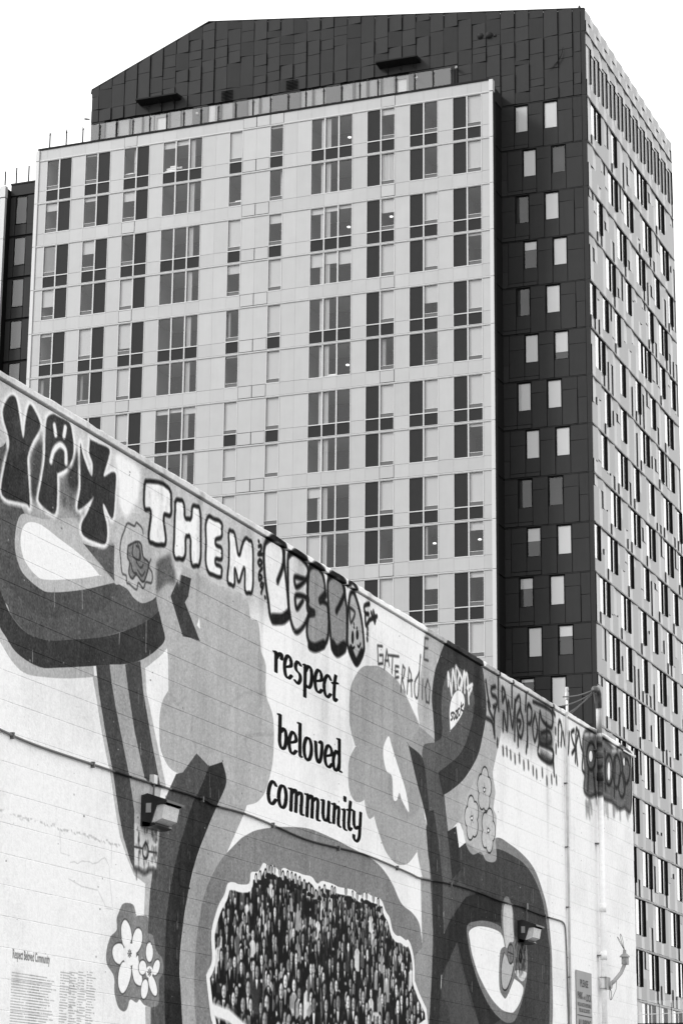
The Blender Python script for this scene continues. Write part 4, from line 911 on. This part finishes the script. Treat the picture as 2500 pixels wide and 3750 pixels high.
# terrace windows and doors behind the railing
M_room2 = mat('penthouse room', .13, .9, grain=.6, grain_scale=.5)
SET = [(386, 427, 0), (433, 475, 0), (480, 522, 0), (526, 566, 0), (623, 663, 0), (666, 707, 0), (763, 806, .99), (812, 854, 0), (907, 950, 0), (956, 998, 0), (1100, 1144, 0), (1150, 1194, 0), (1249, 1292, 0), (1299, 1342, 0), (1349, 1394, 0), (1399, 1444, 0)]
def xat(u): return on_y(u, 470 - (u - 331) * .155, D2)[0]
edges = []
for n_, (u0, u1, f) in enumerate(SET):
    a, b = xat(u0), xat(u1); edges.append((a, b))
    w = chwin(a, b, 66.66, 64.02, 0, back=M_room2)
    if f: place('curtain', curtain_mesh((b - a) * .5, 2.5), w, (.04, .06, 2.58))
for u0, u1 in ((569, 619), (1447, 1496)):
    a, b = xat(u0), xat(u1); edges.append((a, b))
    d = place('terrace_door', MB().box(0, .14, -.02, .06, 0, 2.5).box(b - a - .14, b - a, -.02, .06, 0, 2.5).box(.14, b - a - .14, -.02, .06, 2.3, 2.5).box(.14, b - a - .14, -.02, .06, 0, .3).mesh('terrace_door', mat('door frame', .08, .5)), charface, (a, D2, 64.02))
    place('pane', thin('pane', b - a - .28, 2.0, M_glass), d, (.14, .03, .3)); place('blind', thin('blind', b - a - .28, 2.0, M_blind), d, (.14, .05, .3))
    place('handle', MB().box(0, .02, -.06, -.02, .9, 1.25).mesh('handle', M_frame), d, (.1, 0, 0))
edges.sort(); x = -70.6
for a, b in edges + [(-44.9, -44.9)]:
    if a - x > .12: wedge(x, a - .01, 64.02, 66.7, 66.7, .02, .05)
    x = b + .01
for u in (834, 1071):
    a = xat(u - 22); m = MB()
    for q in range(7): m.add([(0, -.02, q * .1), (.84, -.02, q * .1), (.84, -.09, q * .1 + .03), (0, -.09, q * .1 + .03)], [(0, 1, 2, 3)])
    place('louvre_vent', m.mesh('louvre_vent', M_black), charface, (a, D2 - .06, 66.78))
CP.sort(key=lambda q: -q[0])
for q in CP[:300]: place('shingle_panel', q[1], charface, q[2])
joined([(q[1], q[2]) for q in CP[300:]], 'small_shingle_panels', [M_char, M_black], charface)
# loose buckled panel corner near the roof edge, slimmed to read as its shadow line
m = MB(); R_ = []
for i in range(7):
    t = i / 6; R_ += [(-38.07 - .06 * t - .95 * t ** 3, D2 - .11 - .07 * math.sin(t * 3.0), 66.75 - 1.45 * t), (-38.035 - .04 * math.sin(t * 3.1) - .86 * t ** 3, D2 - .10, 66.75 - 1.33 * t)]
m.add(R_, [(2 * i, 2 * i + 1, 2 * i + 3, 2 * i + 2) for i in range(6)]); place('buckled_panel', m.mesh('buckled_panel', M_char), charface, label='curled loose corner of charcoal cladding')
# awnings over the terrace doors
for (u0, v0), (u1, v1) in (((522, 385), (664, 359)), ((1396, 246), (1538, 224))):
    a, b = on_y(u0, v0, D2), on_y(u1, v1, D2); x0, x1 = a[0], b[0]; z = max(a[2], b[2])
    aw = place('door_awning', MB().prism([(D2 - .85, z - .06), (D2 - .85, z + .03), (D2 - .05, z + .12), (D2 - .05, z - .16)], 0, x0 - .1, x1 + .05).mesh('door_awning', M_black), charface)
    for t in (.15, .5, .85): place('bracket', MB().tube([(x0 + (x1 - x0) * t, D2 - .6, z - .07), (x0 + (x1 - x0) * t, D2 - .08, z - .45)], .025, 6).mesh('bracket', M_black), aw)
# three round vents high on the charcoal face
for u, v, r in ((1757, 131, .22), (1788, 128, .24), (1810, 129, .1)):
    c = on_y(u, v, D2 - .1); m = MB(); n = 14
    rings = [[(c[0] + r * q * math.cos(t), D2 - .06 - r * .7 * math.sqrt(max(1 - q * q, 0)), c[2] + r * q * math.sin(t)) for t in np.linspace(0, 2 * math.pi, n, endpoint=False)] for q in (1, .85, .6, .3, .05)]
    m.add([p_ for rr in rings for p_ in rr], [(i * n + j, i * n + (j + 1) % n, (i + 1) * n + (j + 1) % n, (i + 1) * n + j) for i in range(4) for j in range(n)] + [tuple(range(4 * n, 5 * n))])
    place('round_vent', m.mesh('round_vent', M_dark, True), charface)

# ---- side face: recessed slot windows and facetted panels, floor by floor
PP, SW = [], []
def spanel(y0, y1, z0, z1, near, far):
    """side panel, its near and far edges standing proud of the face by near and far"""
    g = .006; y0 += g; y1 -= g; z0 += g; z1 -= g; w, h = y1 - y0, z1 - z0
    key = ('side', round(w, 3), round(h, 3), near, far)
    if key not in cache:
        V = [(near, 0, 0), (far, w, 0), (-.09, w, 0), (-.09, 0, 0), (near, 0, h), (far, w, h), (-.09, w, h), (-.09, 0, h)]
        cache[key] = MB().add(V, [(0, 3, 2, 1), (4, 5, 6, 7), (0, 1, 5, 4), (1, 2, 6, 5), (2, 3, 7, 6), (3, 0, 4, 7)]).edges([0, 1, 3, 4, 5]).mesh('side_panel', [M_side, M_black])  # edges black too, painting the shade of the open returns
    PP.append((px_area((XR, (y0 + y1) / 2, (z0 + z1) / 2), .01, w / 2, h / 2) * above_wall((XR, (y0 + y1) / 2, z1)), cache[key], (XR, y0, z0)))
FACE, AWAY, FLAT = (.0, .065), (.06, .0), (.0, .0)
rs = random.Random(8)
M_slat = mat('slot jamb', .008, .6, spec=.08)
def slot(y0, y1, z0, z1, blindk):
    w, h = y1 - y0, z1 - z0
    SW.append((px_area((XR, (y0 + y1) / 2, (z0 + z1) / 2), .01, w / 2, h / 2) * above_wall((XR, (y0 + y1) / 2, z1)), w, h, (XR, y0, z0), blindk))
mod = (154.28 - D2 - .12) / 23
def side_floor(L, k):
    seq = []; ph = (k * 2) % 5
    j = 0
    first = {0: 'P', 1: 'PPP', 2: 'PP', 3: 'PPPP', 4: 'WPP'}[k % 5]
    s = first
    while len(s) < 23: s += rs.choice(['WPPPP', 'WWPPP', 'WPPP', 'PPW', 'WWPPPP', 'WPP'] if k < 7 else (['WWPPP', 'WPP', 'WWPP', 'WPPP'] if k < 13 else ['WWPPP', 'WWP', 'WWPP', 'WWWPP', 'WPP']))
    s = s[:23]
    par = k % 2
    for j, ch in enumerate(s):
        y0 = D2 + .12 + mod * j; y1 = y0 + mod
        if ch == 'W':
            slot(y0, y1, L - 2.18, L - .07, 0 if j + 1 < 23 and s[j + 1] == 'W' else 2)
            spanel(y0, y1, L - 2.93, L - 2.19, *(FACE if (j + par) % 2 else AWAY))
        else:
            par ^= 1
            c = L - rs.uniform(.55, 2.35)
            t0, t1 = (FACE, AWAY) if (j + k) % 2 else (AWAY, FACE)
            if j + 1 < 23 and s[j + 1] == 'W': t0, t1 = (AWAY, FLAT) if rs.random() < .5 else (FLAT, AWAY)     # keep the glass beside it clear
            if rs.random() < .25: c = None
            if c is None: spanel(y0, y1, L - 2.93, L - .07, *t0)
            else:
                spanel(y0, y1, c, L - .07, *t0); spanel(y0, y1, L - 2.93, c, *t1)
    place('floor_trim', MB().box(XR - .05, XR + .10, D2 + .10, 154.3, L - .012, L + .028).box(XR - .05, XR + .085, D2 + .10, 154.3, L - .058, L - .026).mesh('floor_trim', M_side), sideface)
for k in range(21): side_floor(ZD - FH * k, k)
for j in range(23):
    y0 = D2 + .12 + mod * j; y1 = y0 + mod; t = FACE if j % 2 else AWAY; u = AWAY if j % 2 else FACE
    spanel(y0, y1, Z1 + .8, 69.08, *u); spanel(y0, y1, Z1 + .04, Z1 + .8, *t)
    sl = True
    if sl:
        o = .35 if j % 2 else .05
        spanel(y0, y1, Z1 - .75 - o, Z1 - .05, *u); slot(y0 + .05, y1, Z1 - 3.1 - o, Z1 - .75 - o, 1); spanel(y0, y1, ZD + .05, Z1 - 3.1 - o, *t)
    else:
        spanel(y0, y1, Z1 - 1.6, Z1 - .05, *t); spanel(y0, y1, ZD + .05, Z1 - 1.6, *u)
place('floor_trim', MB().box(XR - .05, XR + .10, D2 + .10, 154.3, Z1 - .02, Z1 + .03).mesh('floor_trim', M_side), sideface)
place('far_corner_trim', MB().box(XR - .12, XR + .05, 154.29, 154.42, GROUND_Z, 69.1).mesh('far_corner_trim', M_side), sideface)
PP.sort(key=lambda q: -q[0])
for q in PP[:300]: place('side_panel', q[1], sideface, q[2])
joined([(q[1], q[2]) for q in PP[300:]], 'small_side_panels', [M_side, M_black], sideface)
def slot_parts(w, h, bk):
    key = ('slot', round(w, 3), round(h, 3), bk)
    if key not in cache:
        m = MB().box(-.10, .0, 0, .02, 0, h).box(-.10, (.068, .09, .125)[bk], w - .03, w, 0, h).box(-.10, .03, .02, w - .03, h - .03, h).box(-.10, .0, .02, w - .03, 0, .02)
        cache[key] = (m.mesh('slot_window', M_slat), (MB().add([(-.005, .02, .02), (-.005, w - .03, .02), (-.005, w - .03, h - .03), (-.005, .02, h - .03)], [(0, 1, 2, 3)]) if bk != 1 else MB().box(-.085, -.004, .02, w - .03, .02, h - .03)).mesh('pane', M_glass2 if bk != 1 else M_pale), MB().box(-.06, -.05, .02, w - .03, .02, h - .03).mesh('blind', M_blind))
    return cache[key]
SW.sort(key=lambda q: -q[0])
rest = []
for n_, (ar, w, h, loc, bk) in enumerate(SW):
    f, p_, b_ = slot_parts(w, h, bk)
    if ar > 0 and n_ < 300:
        o = place('slot_window', f, sideface, loc); place('pane' if bk != 1 else 'louvre', p_, o)
        if bk != 1: place('blind', b_, o)
    else: rest.append((f, loc))
joined(rest, 'hidden_slot_windows', M_slat, sideface)

# ---- left wing with its recessed charcoal bay
YW, YBY = 135.0, 135.75
wing = T('left_wing', MB().box(-95, -78.3, YW + .05, 155, GROUND_Z, 64.2).box(-78.3, -70.8, YBY + .1, 155, GROUND_Z, 64.3), M_black)
bx = lambda u, v: on_y(u, v, YBY)
zt0 = bx(125, 708)[2]
xw0, xw1 = bx(61, 722)[0], bx(102, 720)[0]
for k in range(10):
    z1 = 63.42 - FH * k; z0 = z1 - 2.97
    place('corner_fin', MB().box(-78.66, -78.29, YW - .05, YW + .2, z0, z1).mesh('corner_fin', M_frame), wing)
    place('facade_panel', MB().box(-80.6, -78.68, YW, YW + .05, z0, z1).mesh('facade_panel', M_light), wing)
    place('return_panel', MB().box(-78.31, -78.29, YW + .21, YBY - .02, z0, z1).mesh('return_panel', M_black), wing)
    zt = zt0 - FH * k
    for a, b, c, d in ((-78.28, xw0 - .02, zt - 2.9, zt - 2.2), (-78.28, xw0 - .02, zt - 2.19, zt - .08), (xw1 + .02, -72.6, zt - 2.9, zt - 2.2), (xw1 + .02, -72.6, zt - 2.19, zt - .08), (xw0, xw1, zt - 2.9, zt - 2.14)):
        place('bay_panel', MB().box(a + .01, b - .01, YBY, YBY + .06, c, d).mesh('bay_panel', M_char), wing)
    chwin(xw0, xw1, zt - .1, zt - 2.1, 0 if k == 0 else .96, parent=wing, y=YBY, bm=M_blindg)
place('corner_fin', MB().box(-78.70, -78.27, YW - .1, YW + .25, 63.47, 64.28).mesh('corner_fin', M_frame), wing)
zpt = bx(60, 672)[2]
place('bay_parapet', MB().box(-78.29, -72.5, YBY - .03, YBY + .1, zt0 + .02, zpt - .1).box(-78.32, -72.5, YBY - .08, YBY + .15, zpt - .1, zpt).mesh('bay_parapet', M_char), wing)
# ---------------------------------------------------------------- things on the tower
rail = thing('glass_railing', 'clear glass balustrade on slim black posts along the high terrace edge', 'railing', loc=(-58, D + .15, 64.15))
RO = Vector(rail.location); r_post = MB().box(-.034, .034, -.03, .03, 0, 1.12).box(-.1, .1, .03, .045, 1.0, 1.03).box(-.02, .02, -.055, -.03, .96, 1.2).mesh('post', M_black)
xp = [-72.36 + 1.2105 * i for i in range(24)]
for x in xp: place('post', r_post, rail, (x + 58, 0, 0))
for i in range(len(xp) - 1): place('glass_panel', thin('glass_panel', 1.19, 1.22, M_rail), rail, (xp[i] + .01 + 58, .05, .02))
place('end_post', MB().box(-.05, .05, -.05, .05, 0, 1.1).box(.12, .2, -.05, .05, 0, 1.05).mesh('end_post', M_black), rail, (xp[-1] + .15 + 58, .1, 0))
rail2 = thing('terrace_posts', 'row of black balustrade posts above the dark bay beside the pale front', 'railing', loc=(-78, YBY, zpt))
for u, v in ((22, 628), (63, 614), (108, 607)):
    q = on_y(u, v, YBY); place('post', MB().box(-.04, .04, -.03, .03, 0, q[2] - zpt).mesh('post', M_black), rail2, (q[0] + 78, 0, 0))
for lab, (u, v), fl in (('white security camera on the penthouse corner above the terrace posts', (325, 440), -1), ('white security camera on the charcoal wall near the left terrace door', (722, 421), 1), ('white security camera mounted right of the second terrace door', (1523, 290), 1), ('white security camera at the right end of the glass railing', (1668, 253), 1)):
    q = on_y(u, v, D2 - .1); c = thing('security_camera', lab, 'camera', 'cameras watching the terrace', (q[0], D2 - .02, q[2]))
    place('bracket', MB().box(-.04, .04, -.1, .03, .02, .12).mesh('bracket', M_frame), c); place('housing', MB().tube([(0, -.1, .05), (fl * .08, -.25, .02), (fl * .14, -.42, -.02)], [.06, .085, .07], 8).mesh('housing', M_frame), c)
M_lamp = emit_mat('lit lamp', .9, .9)
for lab, c, k, i in (('lit pendant lamp in the top floor triple window', 7, 0, 2), ('lit pendant lamp in the triple window two floors below the top', 7, 2, 2), ('lit pendant lamp in the triple window above the graffiti parapet', 7, 5, 2), ('lit pendant lamp under a half drawn blind', 8, 2, 1), ('lit pendant lamp over a shelf of ornaments', 9, 9, 1), ('lit pendant lamp below a short blind at the tower corner', 10, 9, 1)):
    x = xm(COLS[c][0] + i) + .42; L = LV(k); zl = L - (1.25 if c == 7 else .95)
    o = thing('pendant_lamp', lab, 'lamp', None, (x, D + .75, zl))
    place('lamp_shade', MB().tube([(0, 0, .05), (0, 0, 0), (0, 0, -.05)], [.03, .12, .10], 12).mesh('lamp_shade', M_lamp), o); place('cord', MB().tube([(0, 0, .05), (0, 0, L - zl - .07)], .008, 5).mesh('cord', M_black), o)
M_cloth = mat('pale cloth', .7, .9)
def pile(lab, name, c, k, i, parts, cat):
    x = xm(COLS[c][0] + i) + .1; z = LV(k) - (2.1 if c in (4, 7) else 1.83)
    mb = MB()
    for a, b, h, r in parts: mb.tube([(a, 0, h), (b, 0, h)], r, 8)
    mb.build(name, M_cloth, None, (x, D + .25, z + .0), label=lab, cat=cat)
pile('stack of folded pale towels on the sill of the top triple window', 'towel_stack', 4, 0, 0, ((0, .7, .1, .1), (.1, 1.15, .26, .08), (.35, .8, .4, .07)), 'towels')
pile('small pale box on the top floor window sill', 'sill_box', 3, 0, 0, ((.0, .5, .07, .07),), 'box')
pile('pale cushion on the sill under a plain window', 'cushion', 5, 1, 0, ((.3, .72, .08, .08),), 'cushion')
pile('pale bundle on the sill of a triple window beside a curtain', 'cloth_bundle', 7, 5, 1, ((.1, .7, .09, .09),), 'cloth')
pile('white ball lamp on a sill beside a drawn curtain', 'ball_lamp', 7, 1, 1, ((.15, .17, .14, .14),), 'lamp')
# mast light on the roof corner
q = on_y(2115, 34, D2); bea = thing('roof_beacon', 'tiny dark beacon on the roof corner of the charcoal face', 'beacon', loc=(q[0], D2 + .3, zroof(q[0]) + .04)); place('stem', MB().tube([(0, 0, -.1), (0, 0, .18)], .05, 8).mesh('stem', M_black), bea); place('cap', MB().tube([(0, 0, .18), (0, 0, .32)], [.09, .06], 8).mesh('cap', M_char), bea)

# ---------------------------------------------------------------- low terrace block beyond the end of the painted wall
pod = thing('podium_block', 'dark low podium roof edge below the side of the tower', 'building', loc=(-34, 121, GROUND_Z))
place('wall', MB().box(-12, 14, 0, 8, 0, 8.4).mesh('wall', M_dark), pod); place('roof_edge', MB().box(-12.1, 14.1, -.1, .25, 8.402, 8.56).mesh('roof_edge', M_black), pod)
pr = thing('podium_railing', 'glass balustrade with thin posts on the dark podium roof', 'railing', loc=(-34, 120.6, 6.91))
for i in range(17): place('post', MB().tube([(-4 + i * .62, .4, 0), (-4 + i * .62, .4, 1.0)], .018, 6).mesh('post', M_black), pr)
for i in range(16): place('glass_panel', thin('glass_panel', .6, 1.1, M_rail), pr, (-3.99 + i * .62, .36, .02))
place('handrail', MB().tube([(-4, .5, .25), (6, .5, .55)], .02, 6).mesh('handrail', M_frame), pr)

# ---------------------------------------------------------------- fittings on the painted wall
M_cond = mat('painted conduit', .66, .5, grain=.2, grain_scale=9, streak=.15)
M_pipe = mat('weathered white pipe', .36, .55, grain=.18, grain_scale=6, streak=.25)
M_condd = mat('grey conduit', .09, .5, grain=.5, grain_scale=3)
def wp(u, v, off=.02): return on_x(u, v, WALL_X + off)
def path(pts, off=.022): return [tuple(wp(u, v, off)) for u, v in pts]
run = [(-60, 2640), (0, 2671), (90, 2712), (190, 2749), (335, 2797), (440, 2832), (540, 2864), (580, 2876), (735, 2924), (784, 2949), (894, 2979), (994, 3019), (1094, 3064), (1159, 3086), (1234, 3104), (1334, 3129), (1449, 3176), (1500, 3198), (1544, 3218), (1644, 3236), (1744, 3266), (1834, 3301), (1909, 3321), (1934, 3333), (1990, 3354), (2045, 3370), (2060, 3378), (2067, 3392), (2070, 3420), (2074, 3506), (2081, 3740), (2083, 3850)]
cd = thing('wall_conduit', 'long sagging metal conduit running across the mural and turning down near the sign', 'conduit', loc=(WALL_X, 20, 2.8)); CO = Vector(cd.location)
place('pipe', MB().tube(path(smooth(run, False, 3), .013), .009, 8).mesh('pipe', M_paint_d, True), cd, -CO)
for u, v in ((40, 2690), (335, 2797), (735, 2924), (994, 3019), (1234, 3104), (1449, 3176), (1644, 3236), (1990, 3354)):
    q = wp(u, v, 0); place('pipe_strap', MB().box(0, .028, -.008, .008, -.03, .014).mesh('pipe_strap', M_condd), cd, Vector(q) - CO)
for u, v in ((2074, 3506), (2078, 3640)):
    q = wp(u, v, 0); place('pipe_strap', MB().box(0, .028, -.02, .02, -.008, .008).mesh('pipe_strap', M_cond), cd, Vector(q) - CO)
tc = thing('riser_conduit', 'thin painted conduit rising the full wall to a small cap beside the tags', 'conduit', loc=(WALL_X, 27.4, 2)); TO = Vector(tc.location)
a, b = wp(2063, 2640), wp(2078, 3750); yv = 27.42
place('pipe', MB().tube([(WALL_X + .03, yv, .2), (WALL_X + .03, yv, 5.12), (WALL_X + .045, yv, 5.18), (WALL_X + .045, yv, 5.34)], .016, 8).mesh('pipe', M_cond, True), tc, -TO)
place('cap', MB().tube([(WALL_X + .045, yv, 5.34), (WALL_X + .045, yv, 5.36), (WALL_X + .045, yv, 5.43), (WALL_X + .045, yv, 5.45), (WALL_X + .045, yv, 5.47), (WALL_X + .045, yv, 5.5)], [.018, .025, .025, .016, .025, .018], 10).mesh('cap', M_pipe, True), tc, -TO)
for z in (4.35, 3.6, 2.9, 2.1): place('pipe_strap', MB().box(0, .04, -.03, .03, -.006, .006).mesh('pipe_strap', M_condd), tc, Vector((WALL_X, yv, z)) - TO)
# service mast with weatherhead and drop wires
ym = 28.74; ms = thing('service_mast', 'tall painted service pipe with a hooded weatherhead rising above the parapet', 'pipe', loc=(WALL_X + .07, ym, 1.5)); MO = Vector(ms.location)
place('pipe', MB().tube([(0, 0, -1.2), (0, 0, 3.66)], .034, 14).mesh('pipe', M_paint, True), ms); place('mast_top', MB().tube([(0, 0, 3.661), (0, -.02, 4.05)], .034, 14).mesh('mast_top', M_pipe, True), ms)
for z in (4.9 - 1.5, 3.02 - 1.5, 2.45 - 1.5, 4.62 - 1.5): place('coupling', MB().tube([(0, 0, z - .05), (0, 0, z + .05)], .043, 14).mesh('coupling', M_paint, True), ms)
for z in (.95, 2.3, 3.45): place('pipe_strap', MB().box(-.07, -.02, -.05, .05, z - .006, z + .006).mesh('pipe_strap', M_condd), ms)
hood = MB(); n = 12
prof_h = [(.05, 3.98), (.062, 4.05), (.066, 4.14), (.05, 4.22), (.022, 4.26)]
hood.tube([(0, -.02, 3.97), (0, -.025, 4.06), (0, -.05, 4.15), (0, -.11, 4.19), (0, -.18, 4.18), (0, -.22, 4.14)], [.04, .046, .05, .048, .042, .03], 12)
place('weatherhead', hood.mesh('weatherhead', mat('galvanised', .05, .4, metal=.3, grain=.6, grain_scale=14), True), ms)
dw = thing('drop_wires', 'twisted dark service wires drooping from the weatherhead over the parapet', 'wires', loc=(WALL_X, ym, 5.6))
for i, (dy, dz, y2) in enumerate(((-.25, .03, -1.7), (-.24, .0, -1.55), (-.26, -.02, -1.3), (-.22, .02, -1.1))):
    P = [(.05 - .06 * t * (i - 1), dy + (y2 - dy) * t, .02 + dz - (.34 + .05 * i) * t - .02 * math.sin(t * math.pi)) for t in np.linspace(0, 1, 9)]
    place('wire', MB().tube(P, .008, 5).mesh('wire', mat('wire', .05, .6)), dw)
# swing arm bracket clamped to the mast
zb_ = wp(2220, 3625)[2]; arm = thing('bracket_arm', 'bare pale swing arm clamped to the service pipe with loose wire loops', 'bracket', loc=(WALL_X + .07, ym, zb_)); arm.scale = (.8, .8, .8)
place('clamp', MB().box(-.055, .05, -.055, .055, -.015, 0).box(-.055, .05, -.055, .055, .15, .165).box(.035, .055, -.055, .16, -.02, .165).mesh('clamp', M_pipe), arm)
place('arm', MB().tube([(.05, .12, .05), (.10, .22, .12), (.17, .36, .25), (.20, .43, .36), (.21, .45, .42)], [.032, .03, .029, .029, .03], 10).mesh('arm', M_pipe, True), arm)
place('pivot', MB().tube([(.03, .12, .05), (.085, .12, .05)], .055, 14).mesh('pivot', M_pipe), arm)
M_worn = mat('worn fitting', .3, .6, grain=.5, grain_scale=22)
place('head', MB().box(.17, .25, .40, .53, .38, .49).mesh('head', M_worn), arm)
place('head_cap', MB().tube([(.21, .44, .49), (.21, .44, .505), (.21, .44, .54), (.21, .44, .545), (.21, .44, .60)], [.08, .076, .04, .026, .024], 12).mesh('head_cap', M_pipe), arm)
W_ = mat('wire', .05, .6)
for i, (a_, b_) in enumerate(((-.40, .17), (-.22, .23))):
    P = [(.21 + .02 * math.sin(t * 6.28), .44 + a_ * math.sin(t * math.pi) + .14 * a_ * math.sin(t * 6.28), .59 + b_ * math.sin(t * math.pi)) for t in np.linspace(0, 1, 13)]
    place('wire_loop', MB().tube(P, .0035, 5).mesh('wire_loop', W_), arm)
P = [(.06, .14 + .05 * math.sin(t * 6.28), -.01 - .08 * (1 - math.cos(t * 6.28))) for t in np.linspace(0, 1, 14)]
place('wire_loop', MB().tube(P, .0045, 5).mesh('wire_loop', W_), arm); place('wire_loop', MB().tube([(.12, .28, .13), (.12, .24, -.0), (.07, .16, -.16)], .0035, 5).mesh('wire_loop', W_), arm)
# parking notice
M_sign = mat('sign plate', .28, .5, grain=.08, grain_scale=5); M_ink = mat('sign ink', .035, .6)
ys0, ys1, zs1 = 27.74, 28.40, 2.21
sg = thing('parking_sign', 'grey metal notice reading please park and lock, all parking paid in advance', 'sign', loc=(WALL_X + .006, ys0, 1.0)); 
place('plate', MB().box(0, .006, 0, ys1 - ys0, -.35, zs1 - 1.0).mesh('plate', M_sign), sg)
def letters(txt, ycen, z, w, h, me_name='lettering'):
    Tt, Wd = glyphs(txt); m = MB(); 
    for t in Tt: m.add([(0, ycen - w / 2 + q[0] / Wd * w, z + q[1] * h) for q in t], [(0, 1, 2)])
    place(me_name, m.mesh(me_name, M_ink), sg, (.0085, 0, 0))
sc = ys1 - ys0
for txt, z, w, h in (('PLEASE', 1.03, .34, .085), ('PARK', .885, .22, .085), ('LOCK', .872, .22, .085), ('WE CAN NOT BE RESPONSIBLE', .80, .58, .045), ('FOR CAR OR CONTENTS', .735, .46, .045), ('ALL PARKING', .565, .52, .09), ('MUST BE PAID IN ADVANCE', .49, .58, .048), ('FAILURE TO PAY IN ADVANCE', .365, .58, .045), ('OR TO PARK PROPERLY', .30, .5, .045), ('WILL RESULT IN TOWING', .235, .5, .045)):
    yc = {'PARK': sc * .23, 'LOCK': sc * .77}.get(txt, sc * .5); letters(txt, yc, z, w, h)
letters('AND', sc * .5, .885, .09, .04)
for z in (.69, .455): place('rule', MB().box(.006, .0085, .03, sc - .03, z, z + .012).mesh('rule', M_ink), sg)
# wall pack lamps
M_lens = mat('prismatic lens', .58, .25, spec=.6, grain=.15, grain_scale=30, bump=.5, bump_scale=90); M_blk = mat('black enamel', .012, .35, grain=.3, grain_scale=20)
for lab, (u0, v0), bx in (('black wall lamp above the worn bare patch by the tree trunk', (518, 2912), (555, 2858)), ('black wall lamp beside the painted eye shape near the conduit bend', (1893, 3372), (1919, 3321))):
    q = wp(u0, v0, 0); w_ = .40; lp = thing('wall_lamp', lab, 'lamp', 'lamps on the mural wall', (WALL_X, q[1], q[2])); lp.scale = (.74, .74, .88)
    H_ = MB()
    for y0, y1 in ((0, .02), (w_ - .02, w_)): H_.prism([(0, -.26), (0, 0), (.07, .015), (.27, -.05), (.27, -.075), (.17, -.09), (.10, -.27)], 1, y0, y1)
    H_.prism([(0, -.26), (0, 0), (.02, 0), (.02, -.26)], 1, .02, w_ - .02).prism([(.02, -.02), (.02, 0), (.07, .015), (.29, -.05), (.29, -.07), (.07, -.01)], 1, -.006, w_ + .006).prism([(.02, -.22), (.02, -.27), (.10, -.27), (.17, -.255), (.15, -.232), (.11, -.237)], 1, .0, w_)
    place('housing', H_.mesh('housing', M_blk), lp)
    place('lens', MB().prism([(.05, -.22), (.05, -.08), (.165, -.078), (.25, -.085), (.225, -.20), (.15, -.23), (.11, -.235)], 1, .024, w_ - .024).mesh('lens', M_lens), lp)
    place('photocell', MB().box(.06, .115, -.008, -.001, -.15, -.07).mesh('photocell', M_sign), lp)
    j = wp(*bx, 0); dy, dz = (j[1] - q[1]) / .74, (j[2] - q[2]) / .88
    place('junction_box', MB().box(.0, .05, dy - .04, dy + .04, dz - .03, dz + .045).mesh('junction_box', M_cond if bx[0] < 1000 else M_condd), lp)
    place('drop_pipe', MB().tube([(.03, dy, dz - .03), (.03, dy, -.0)], .011, 8).mesh('drop_pipe', M_condd), lp)
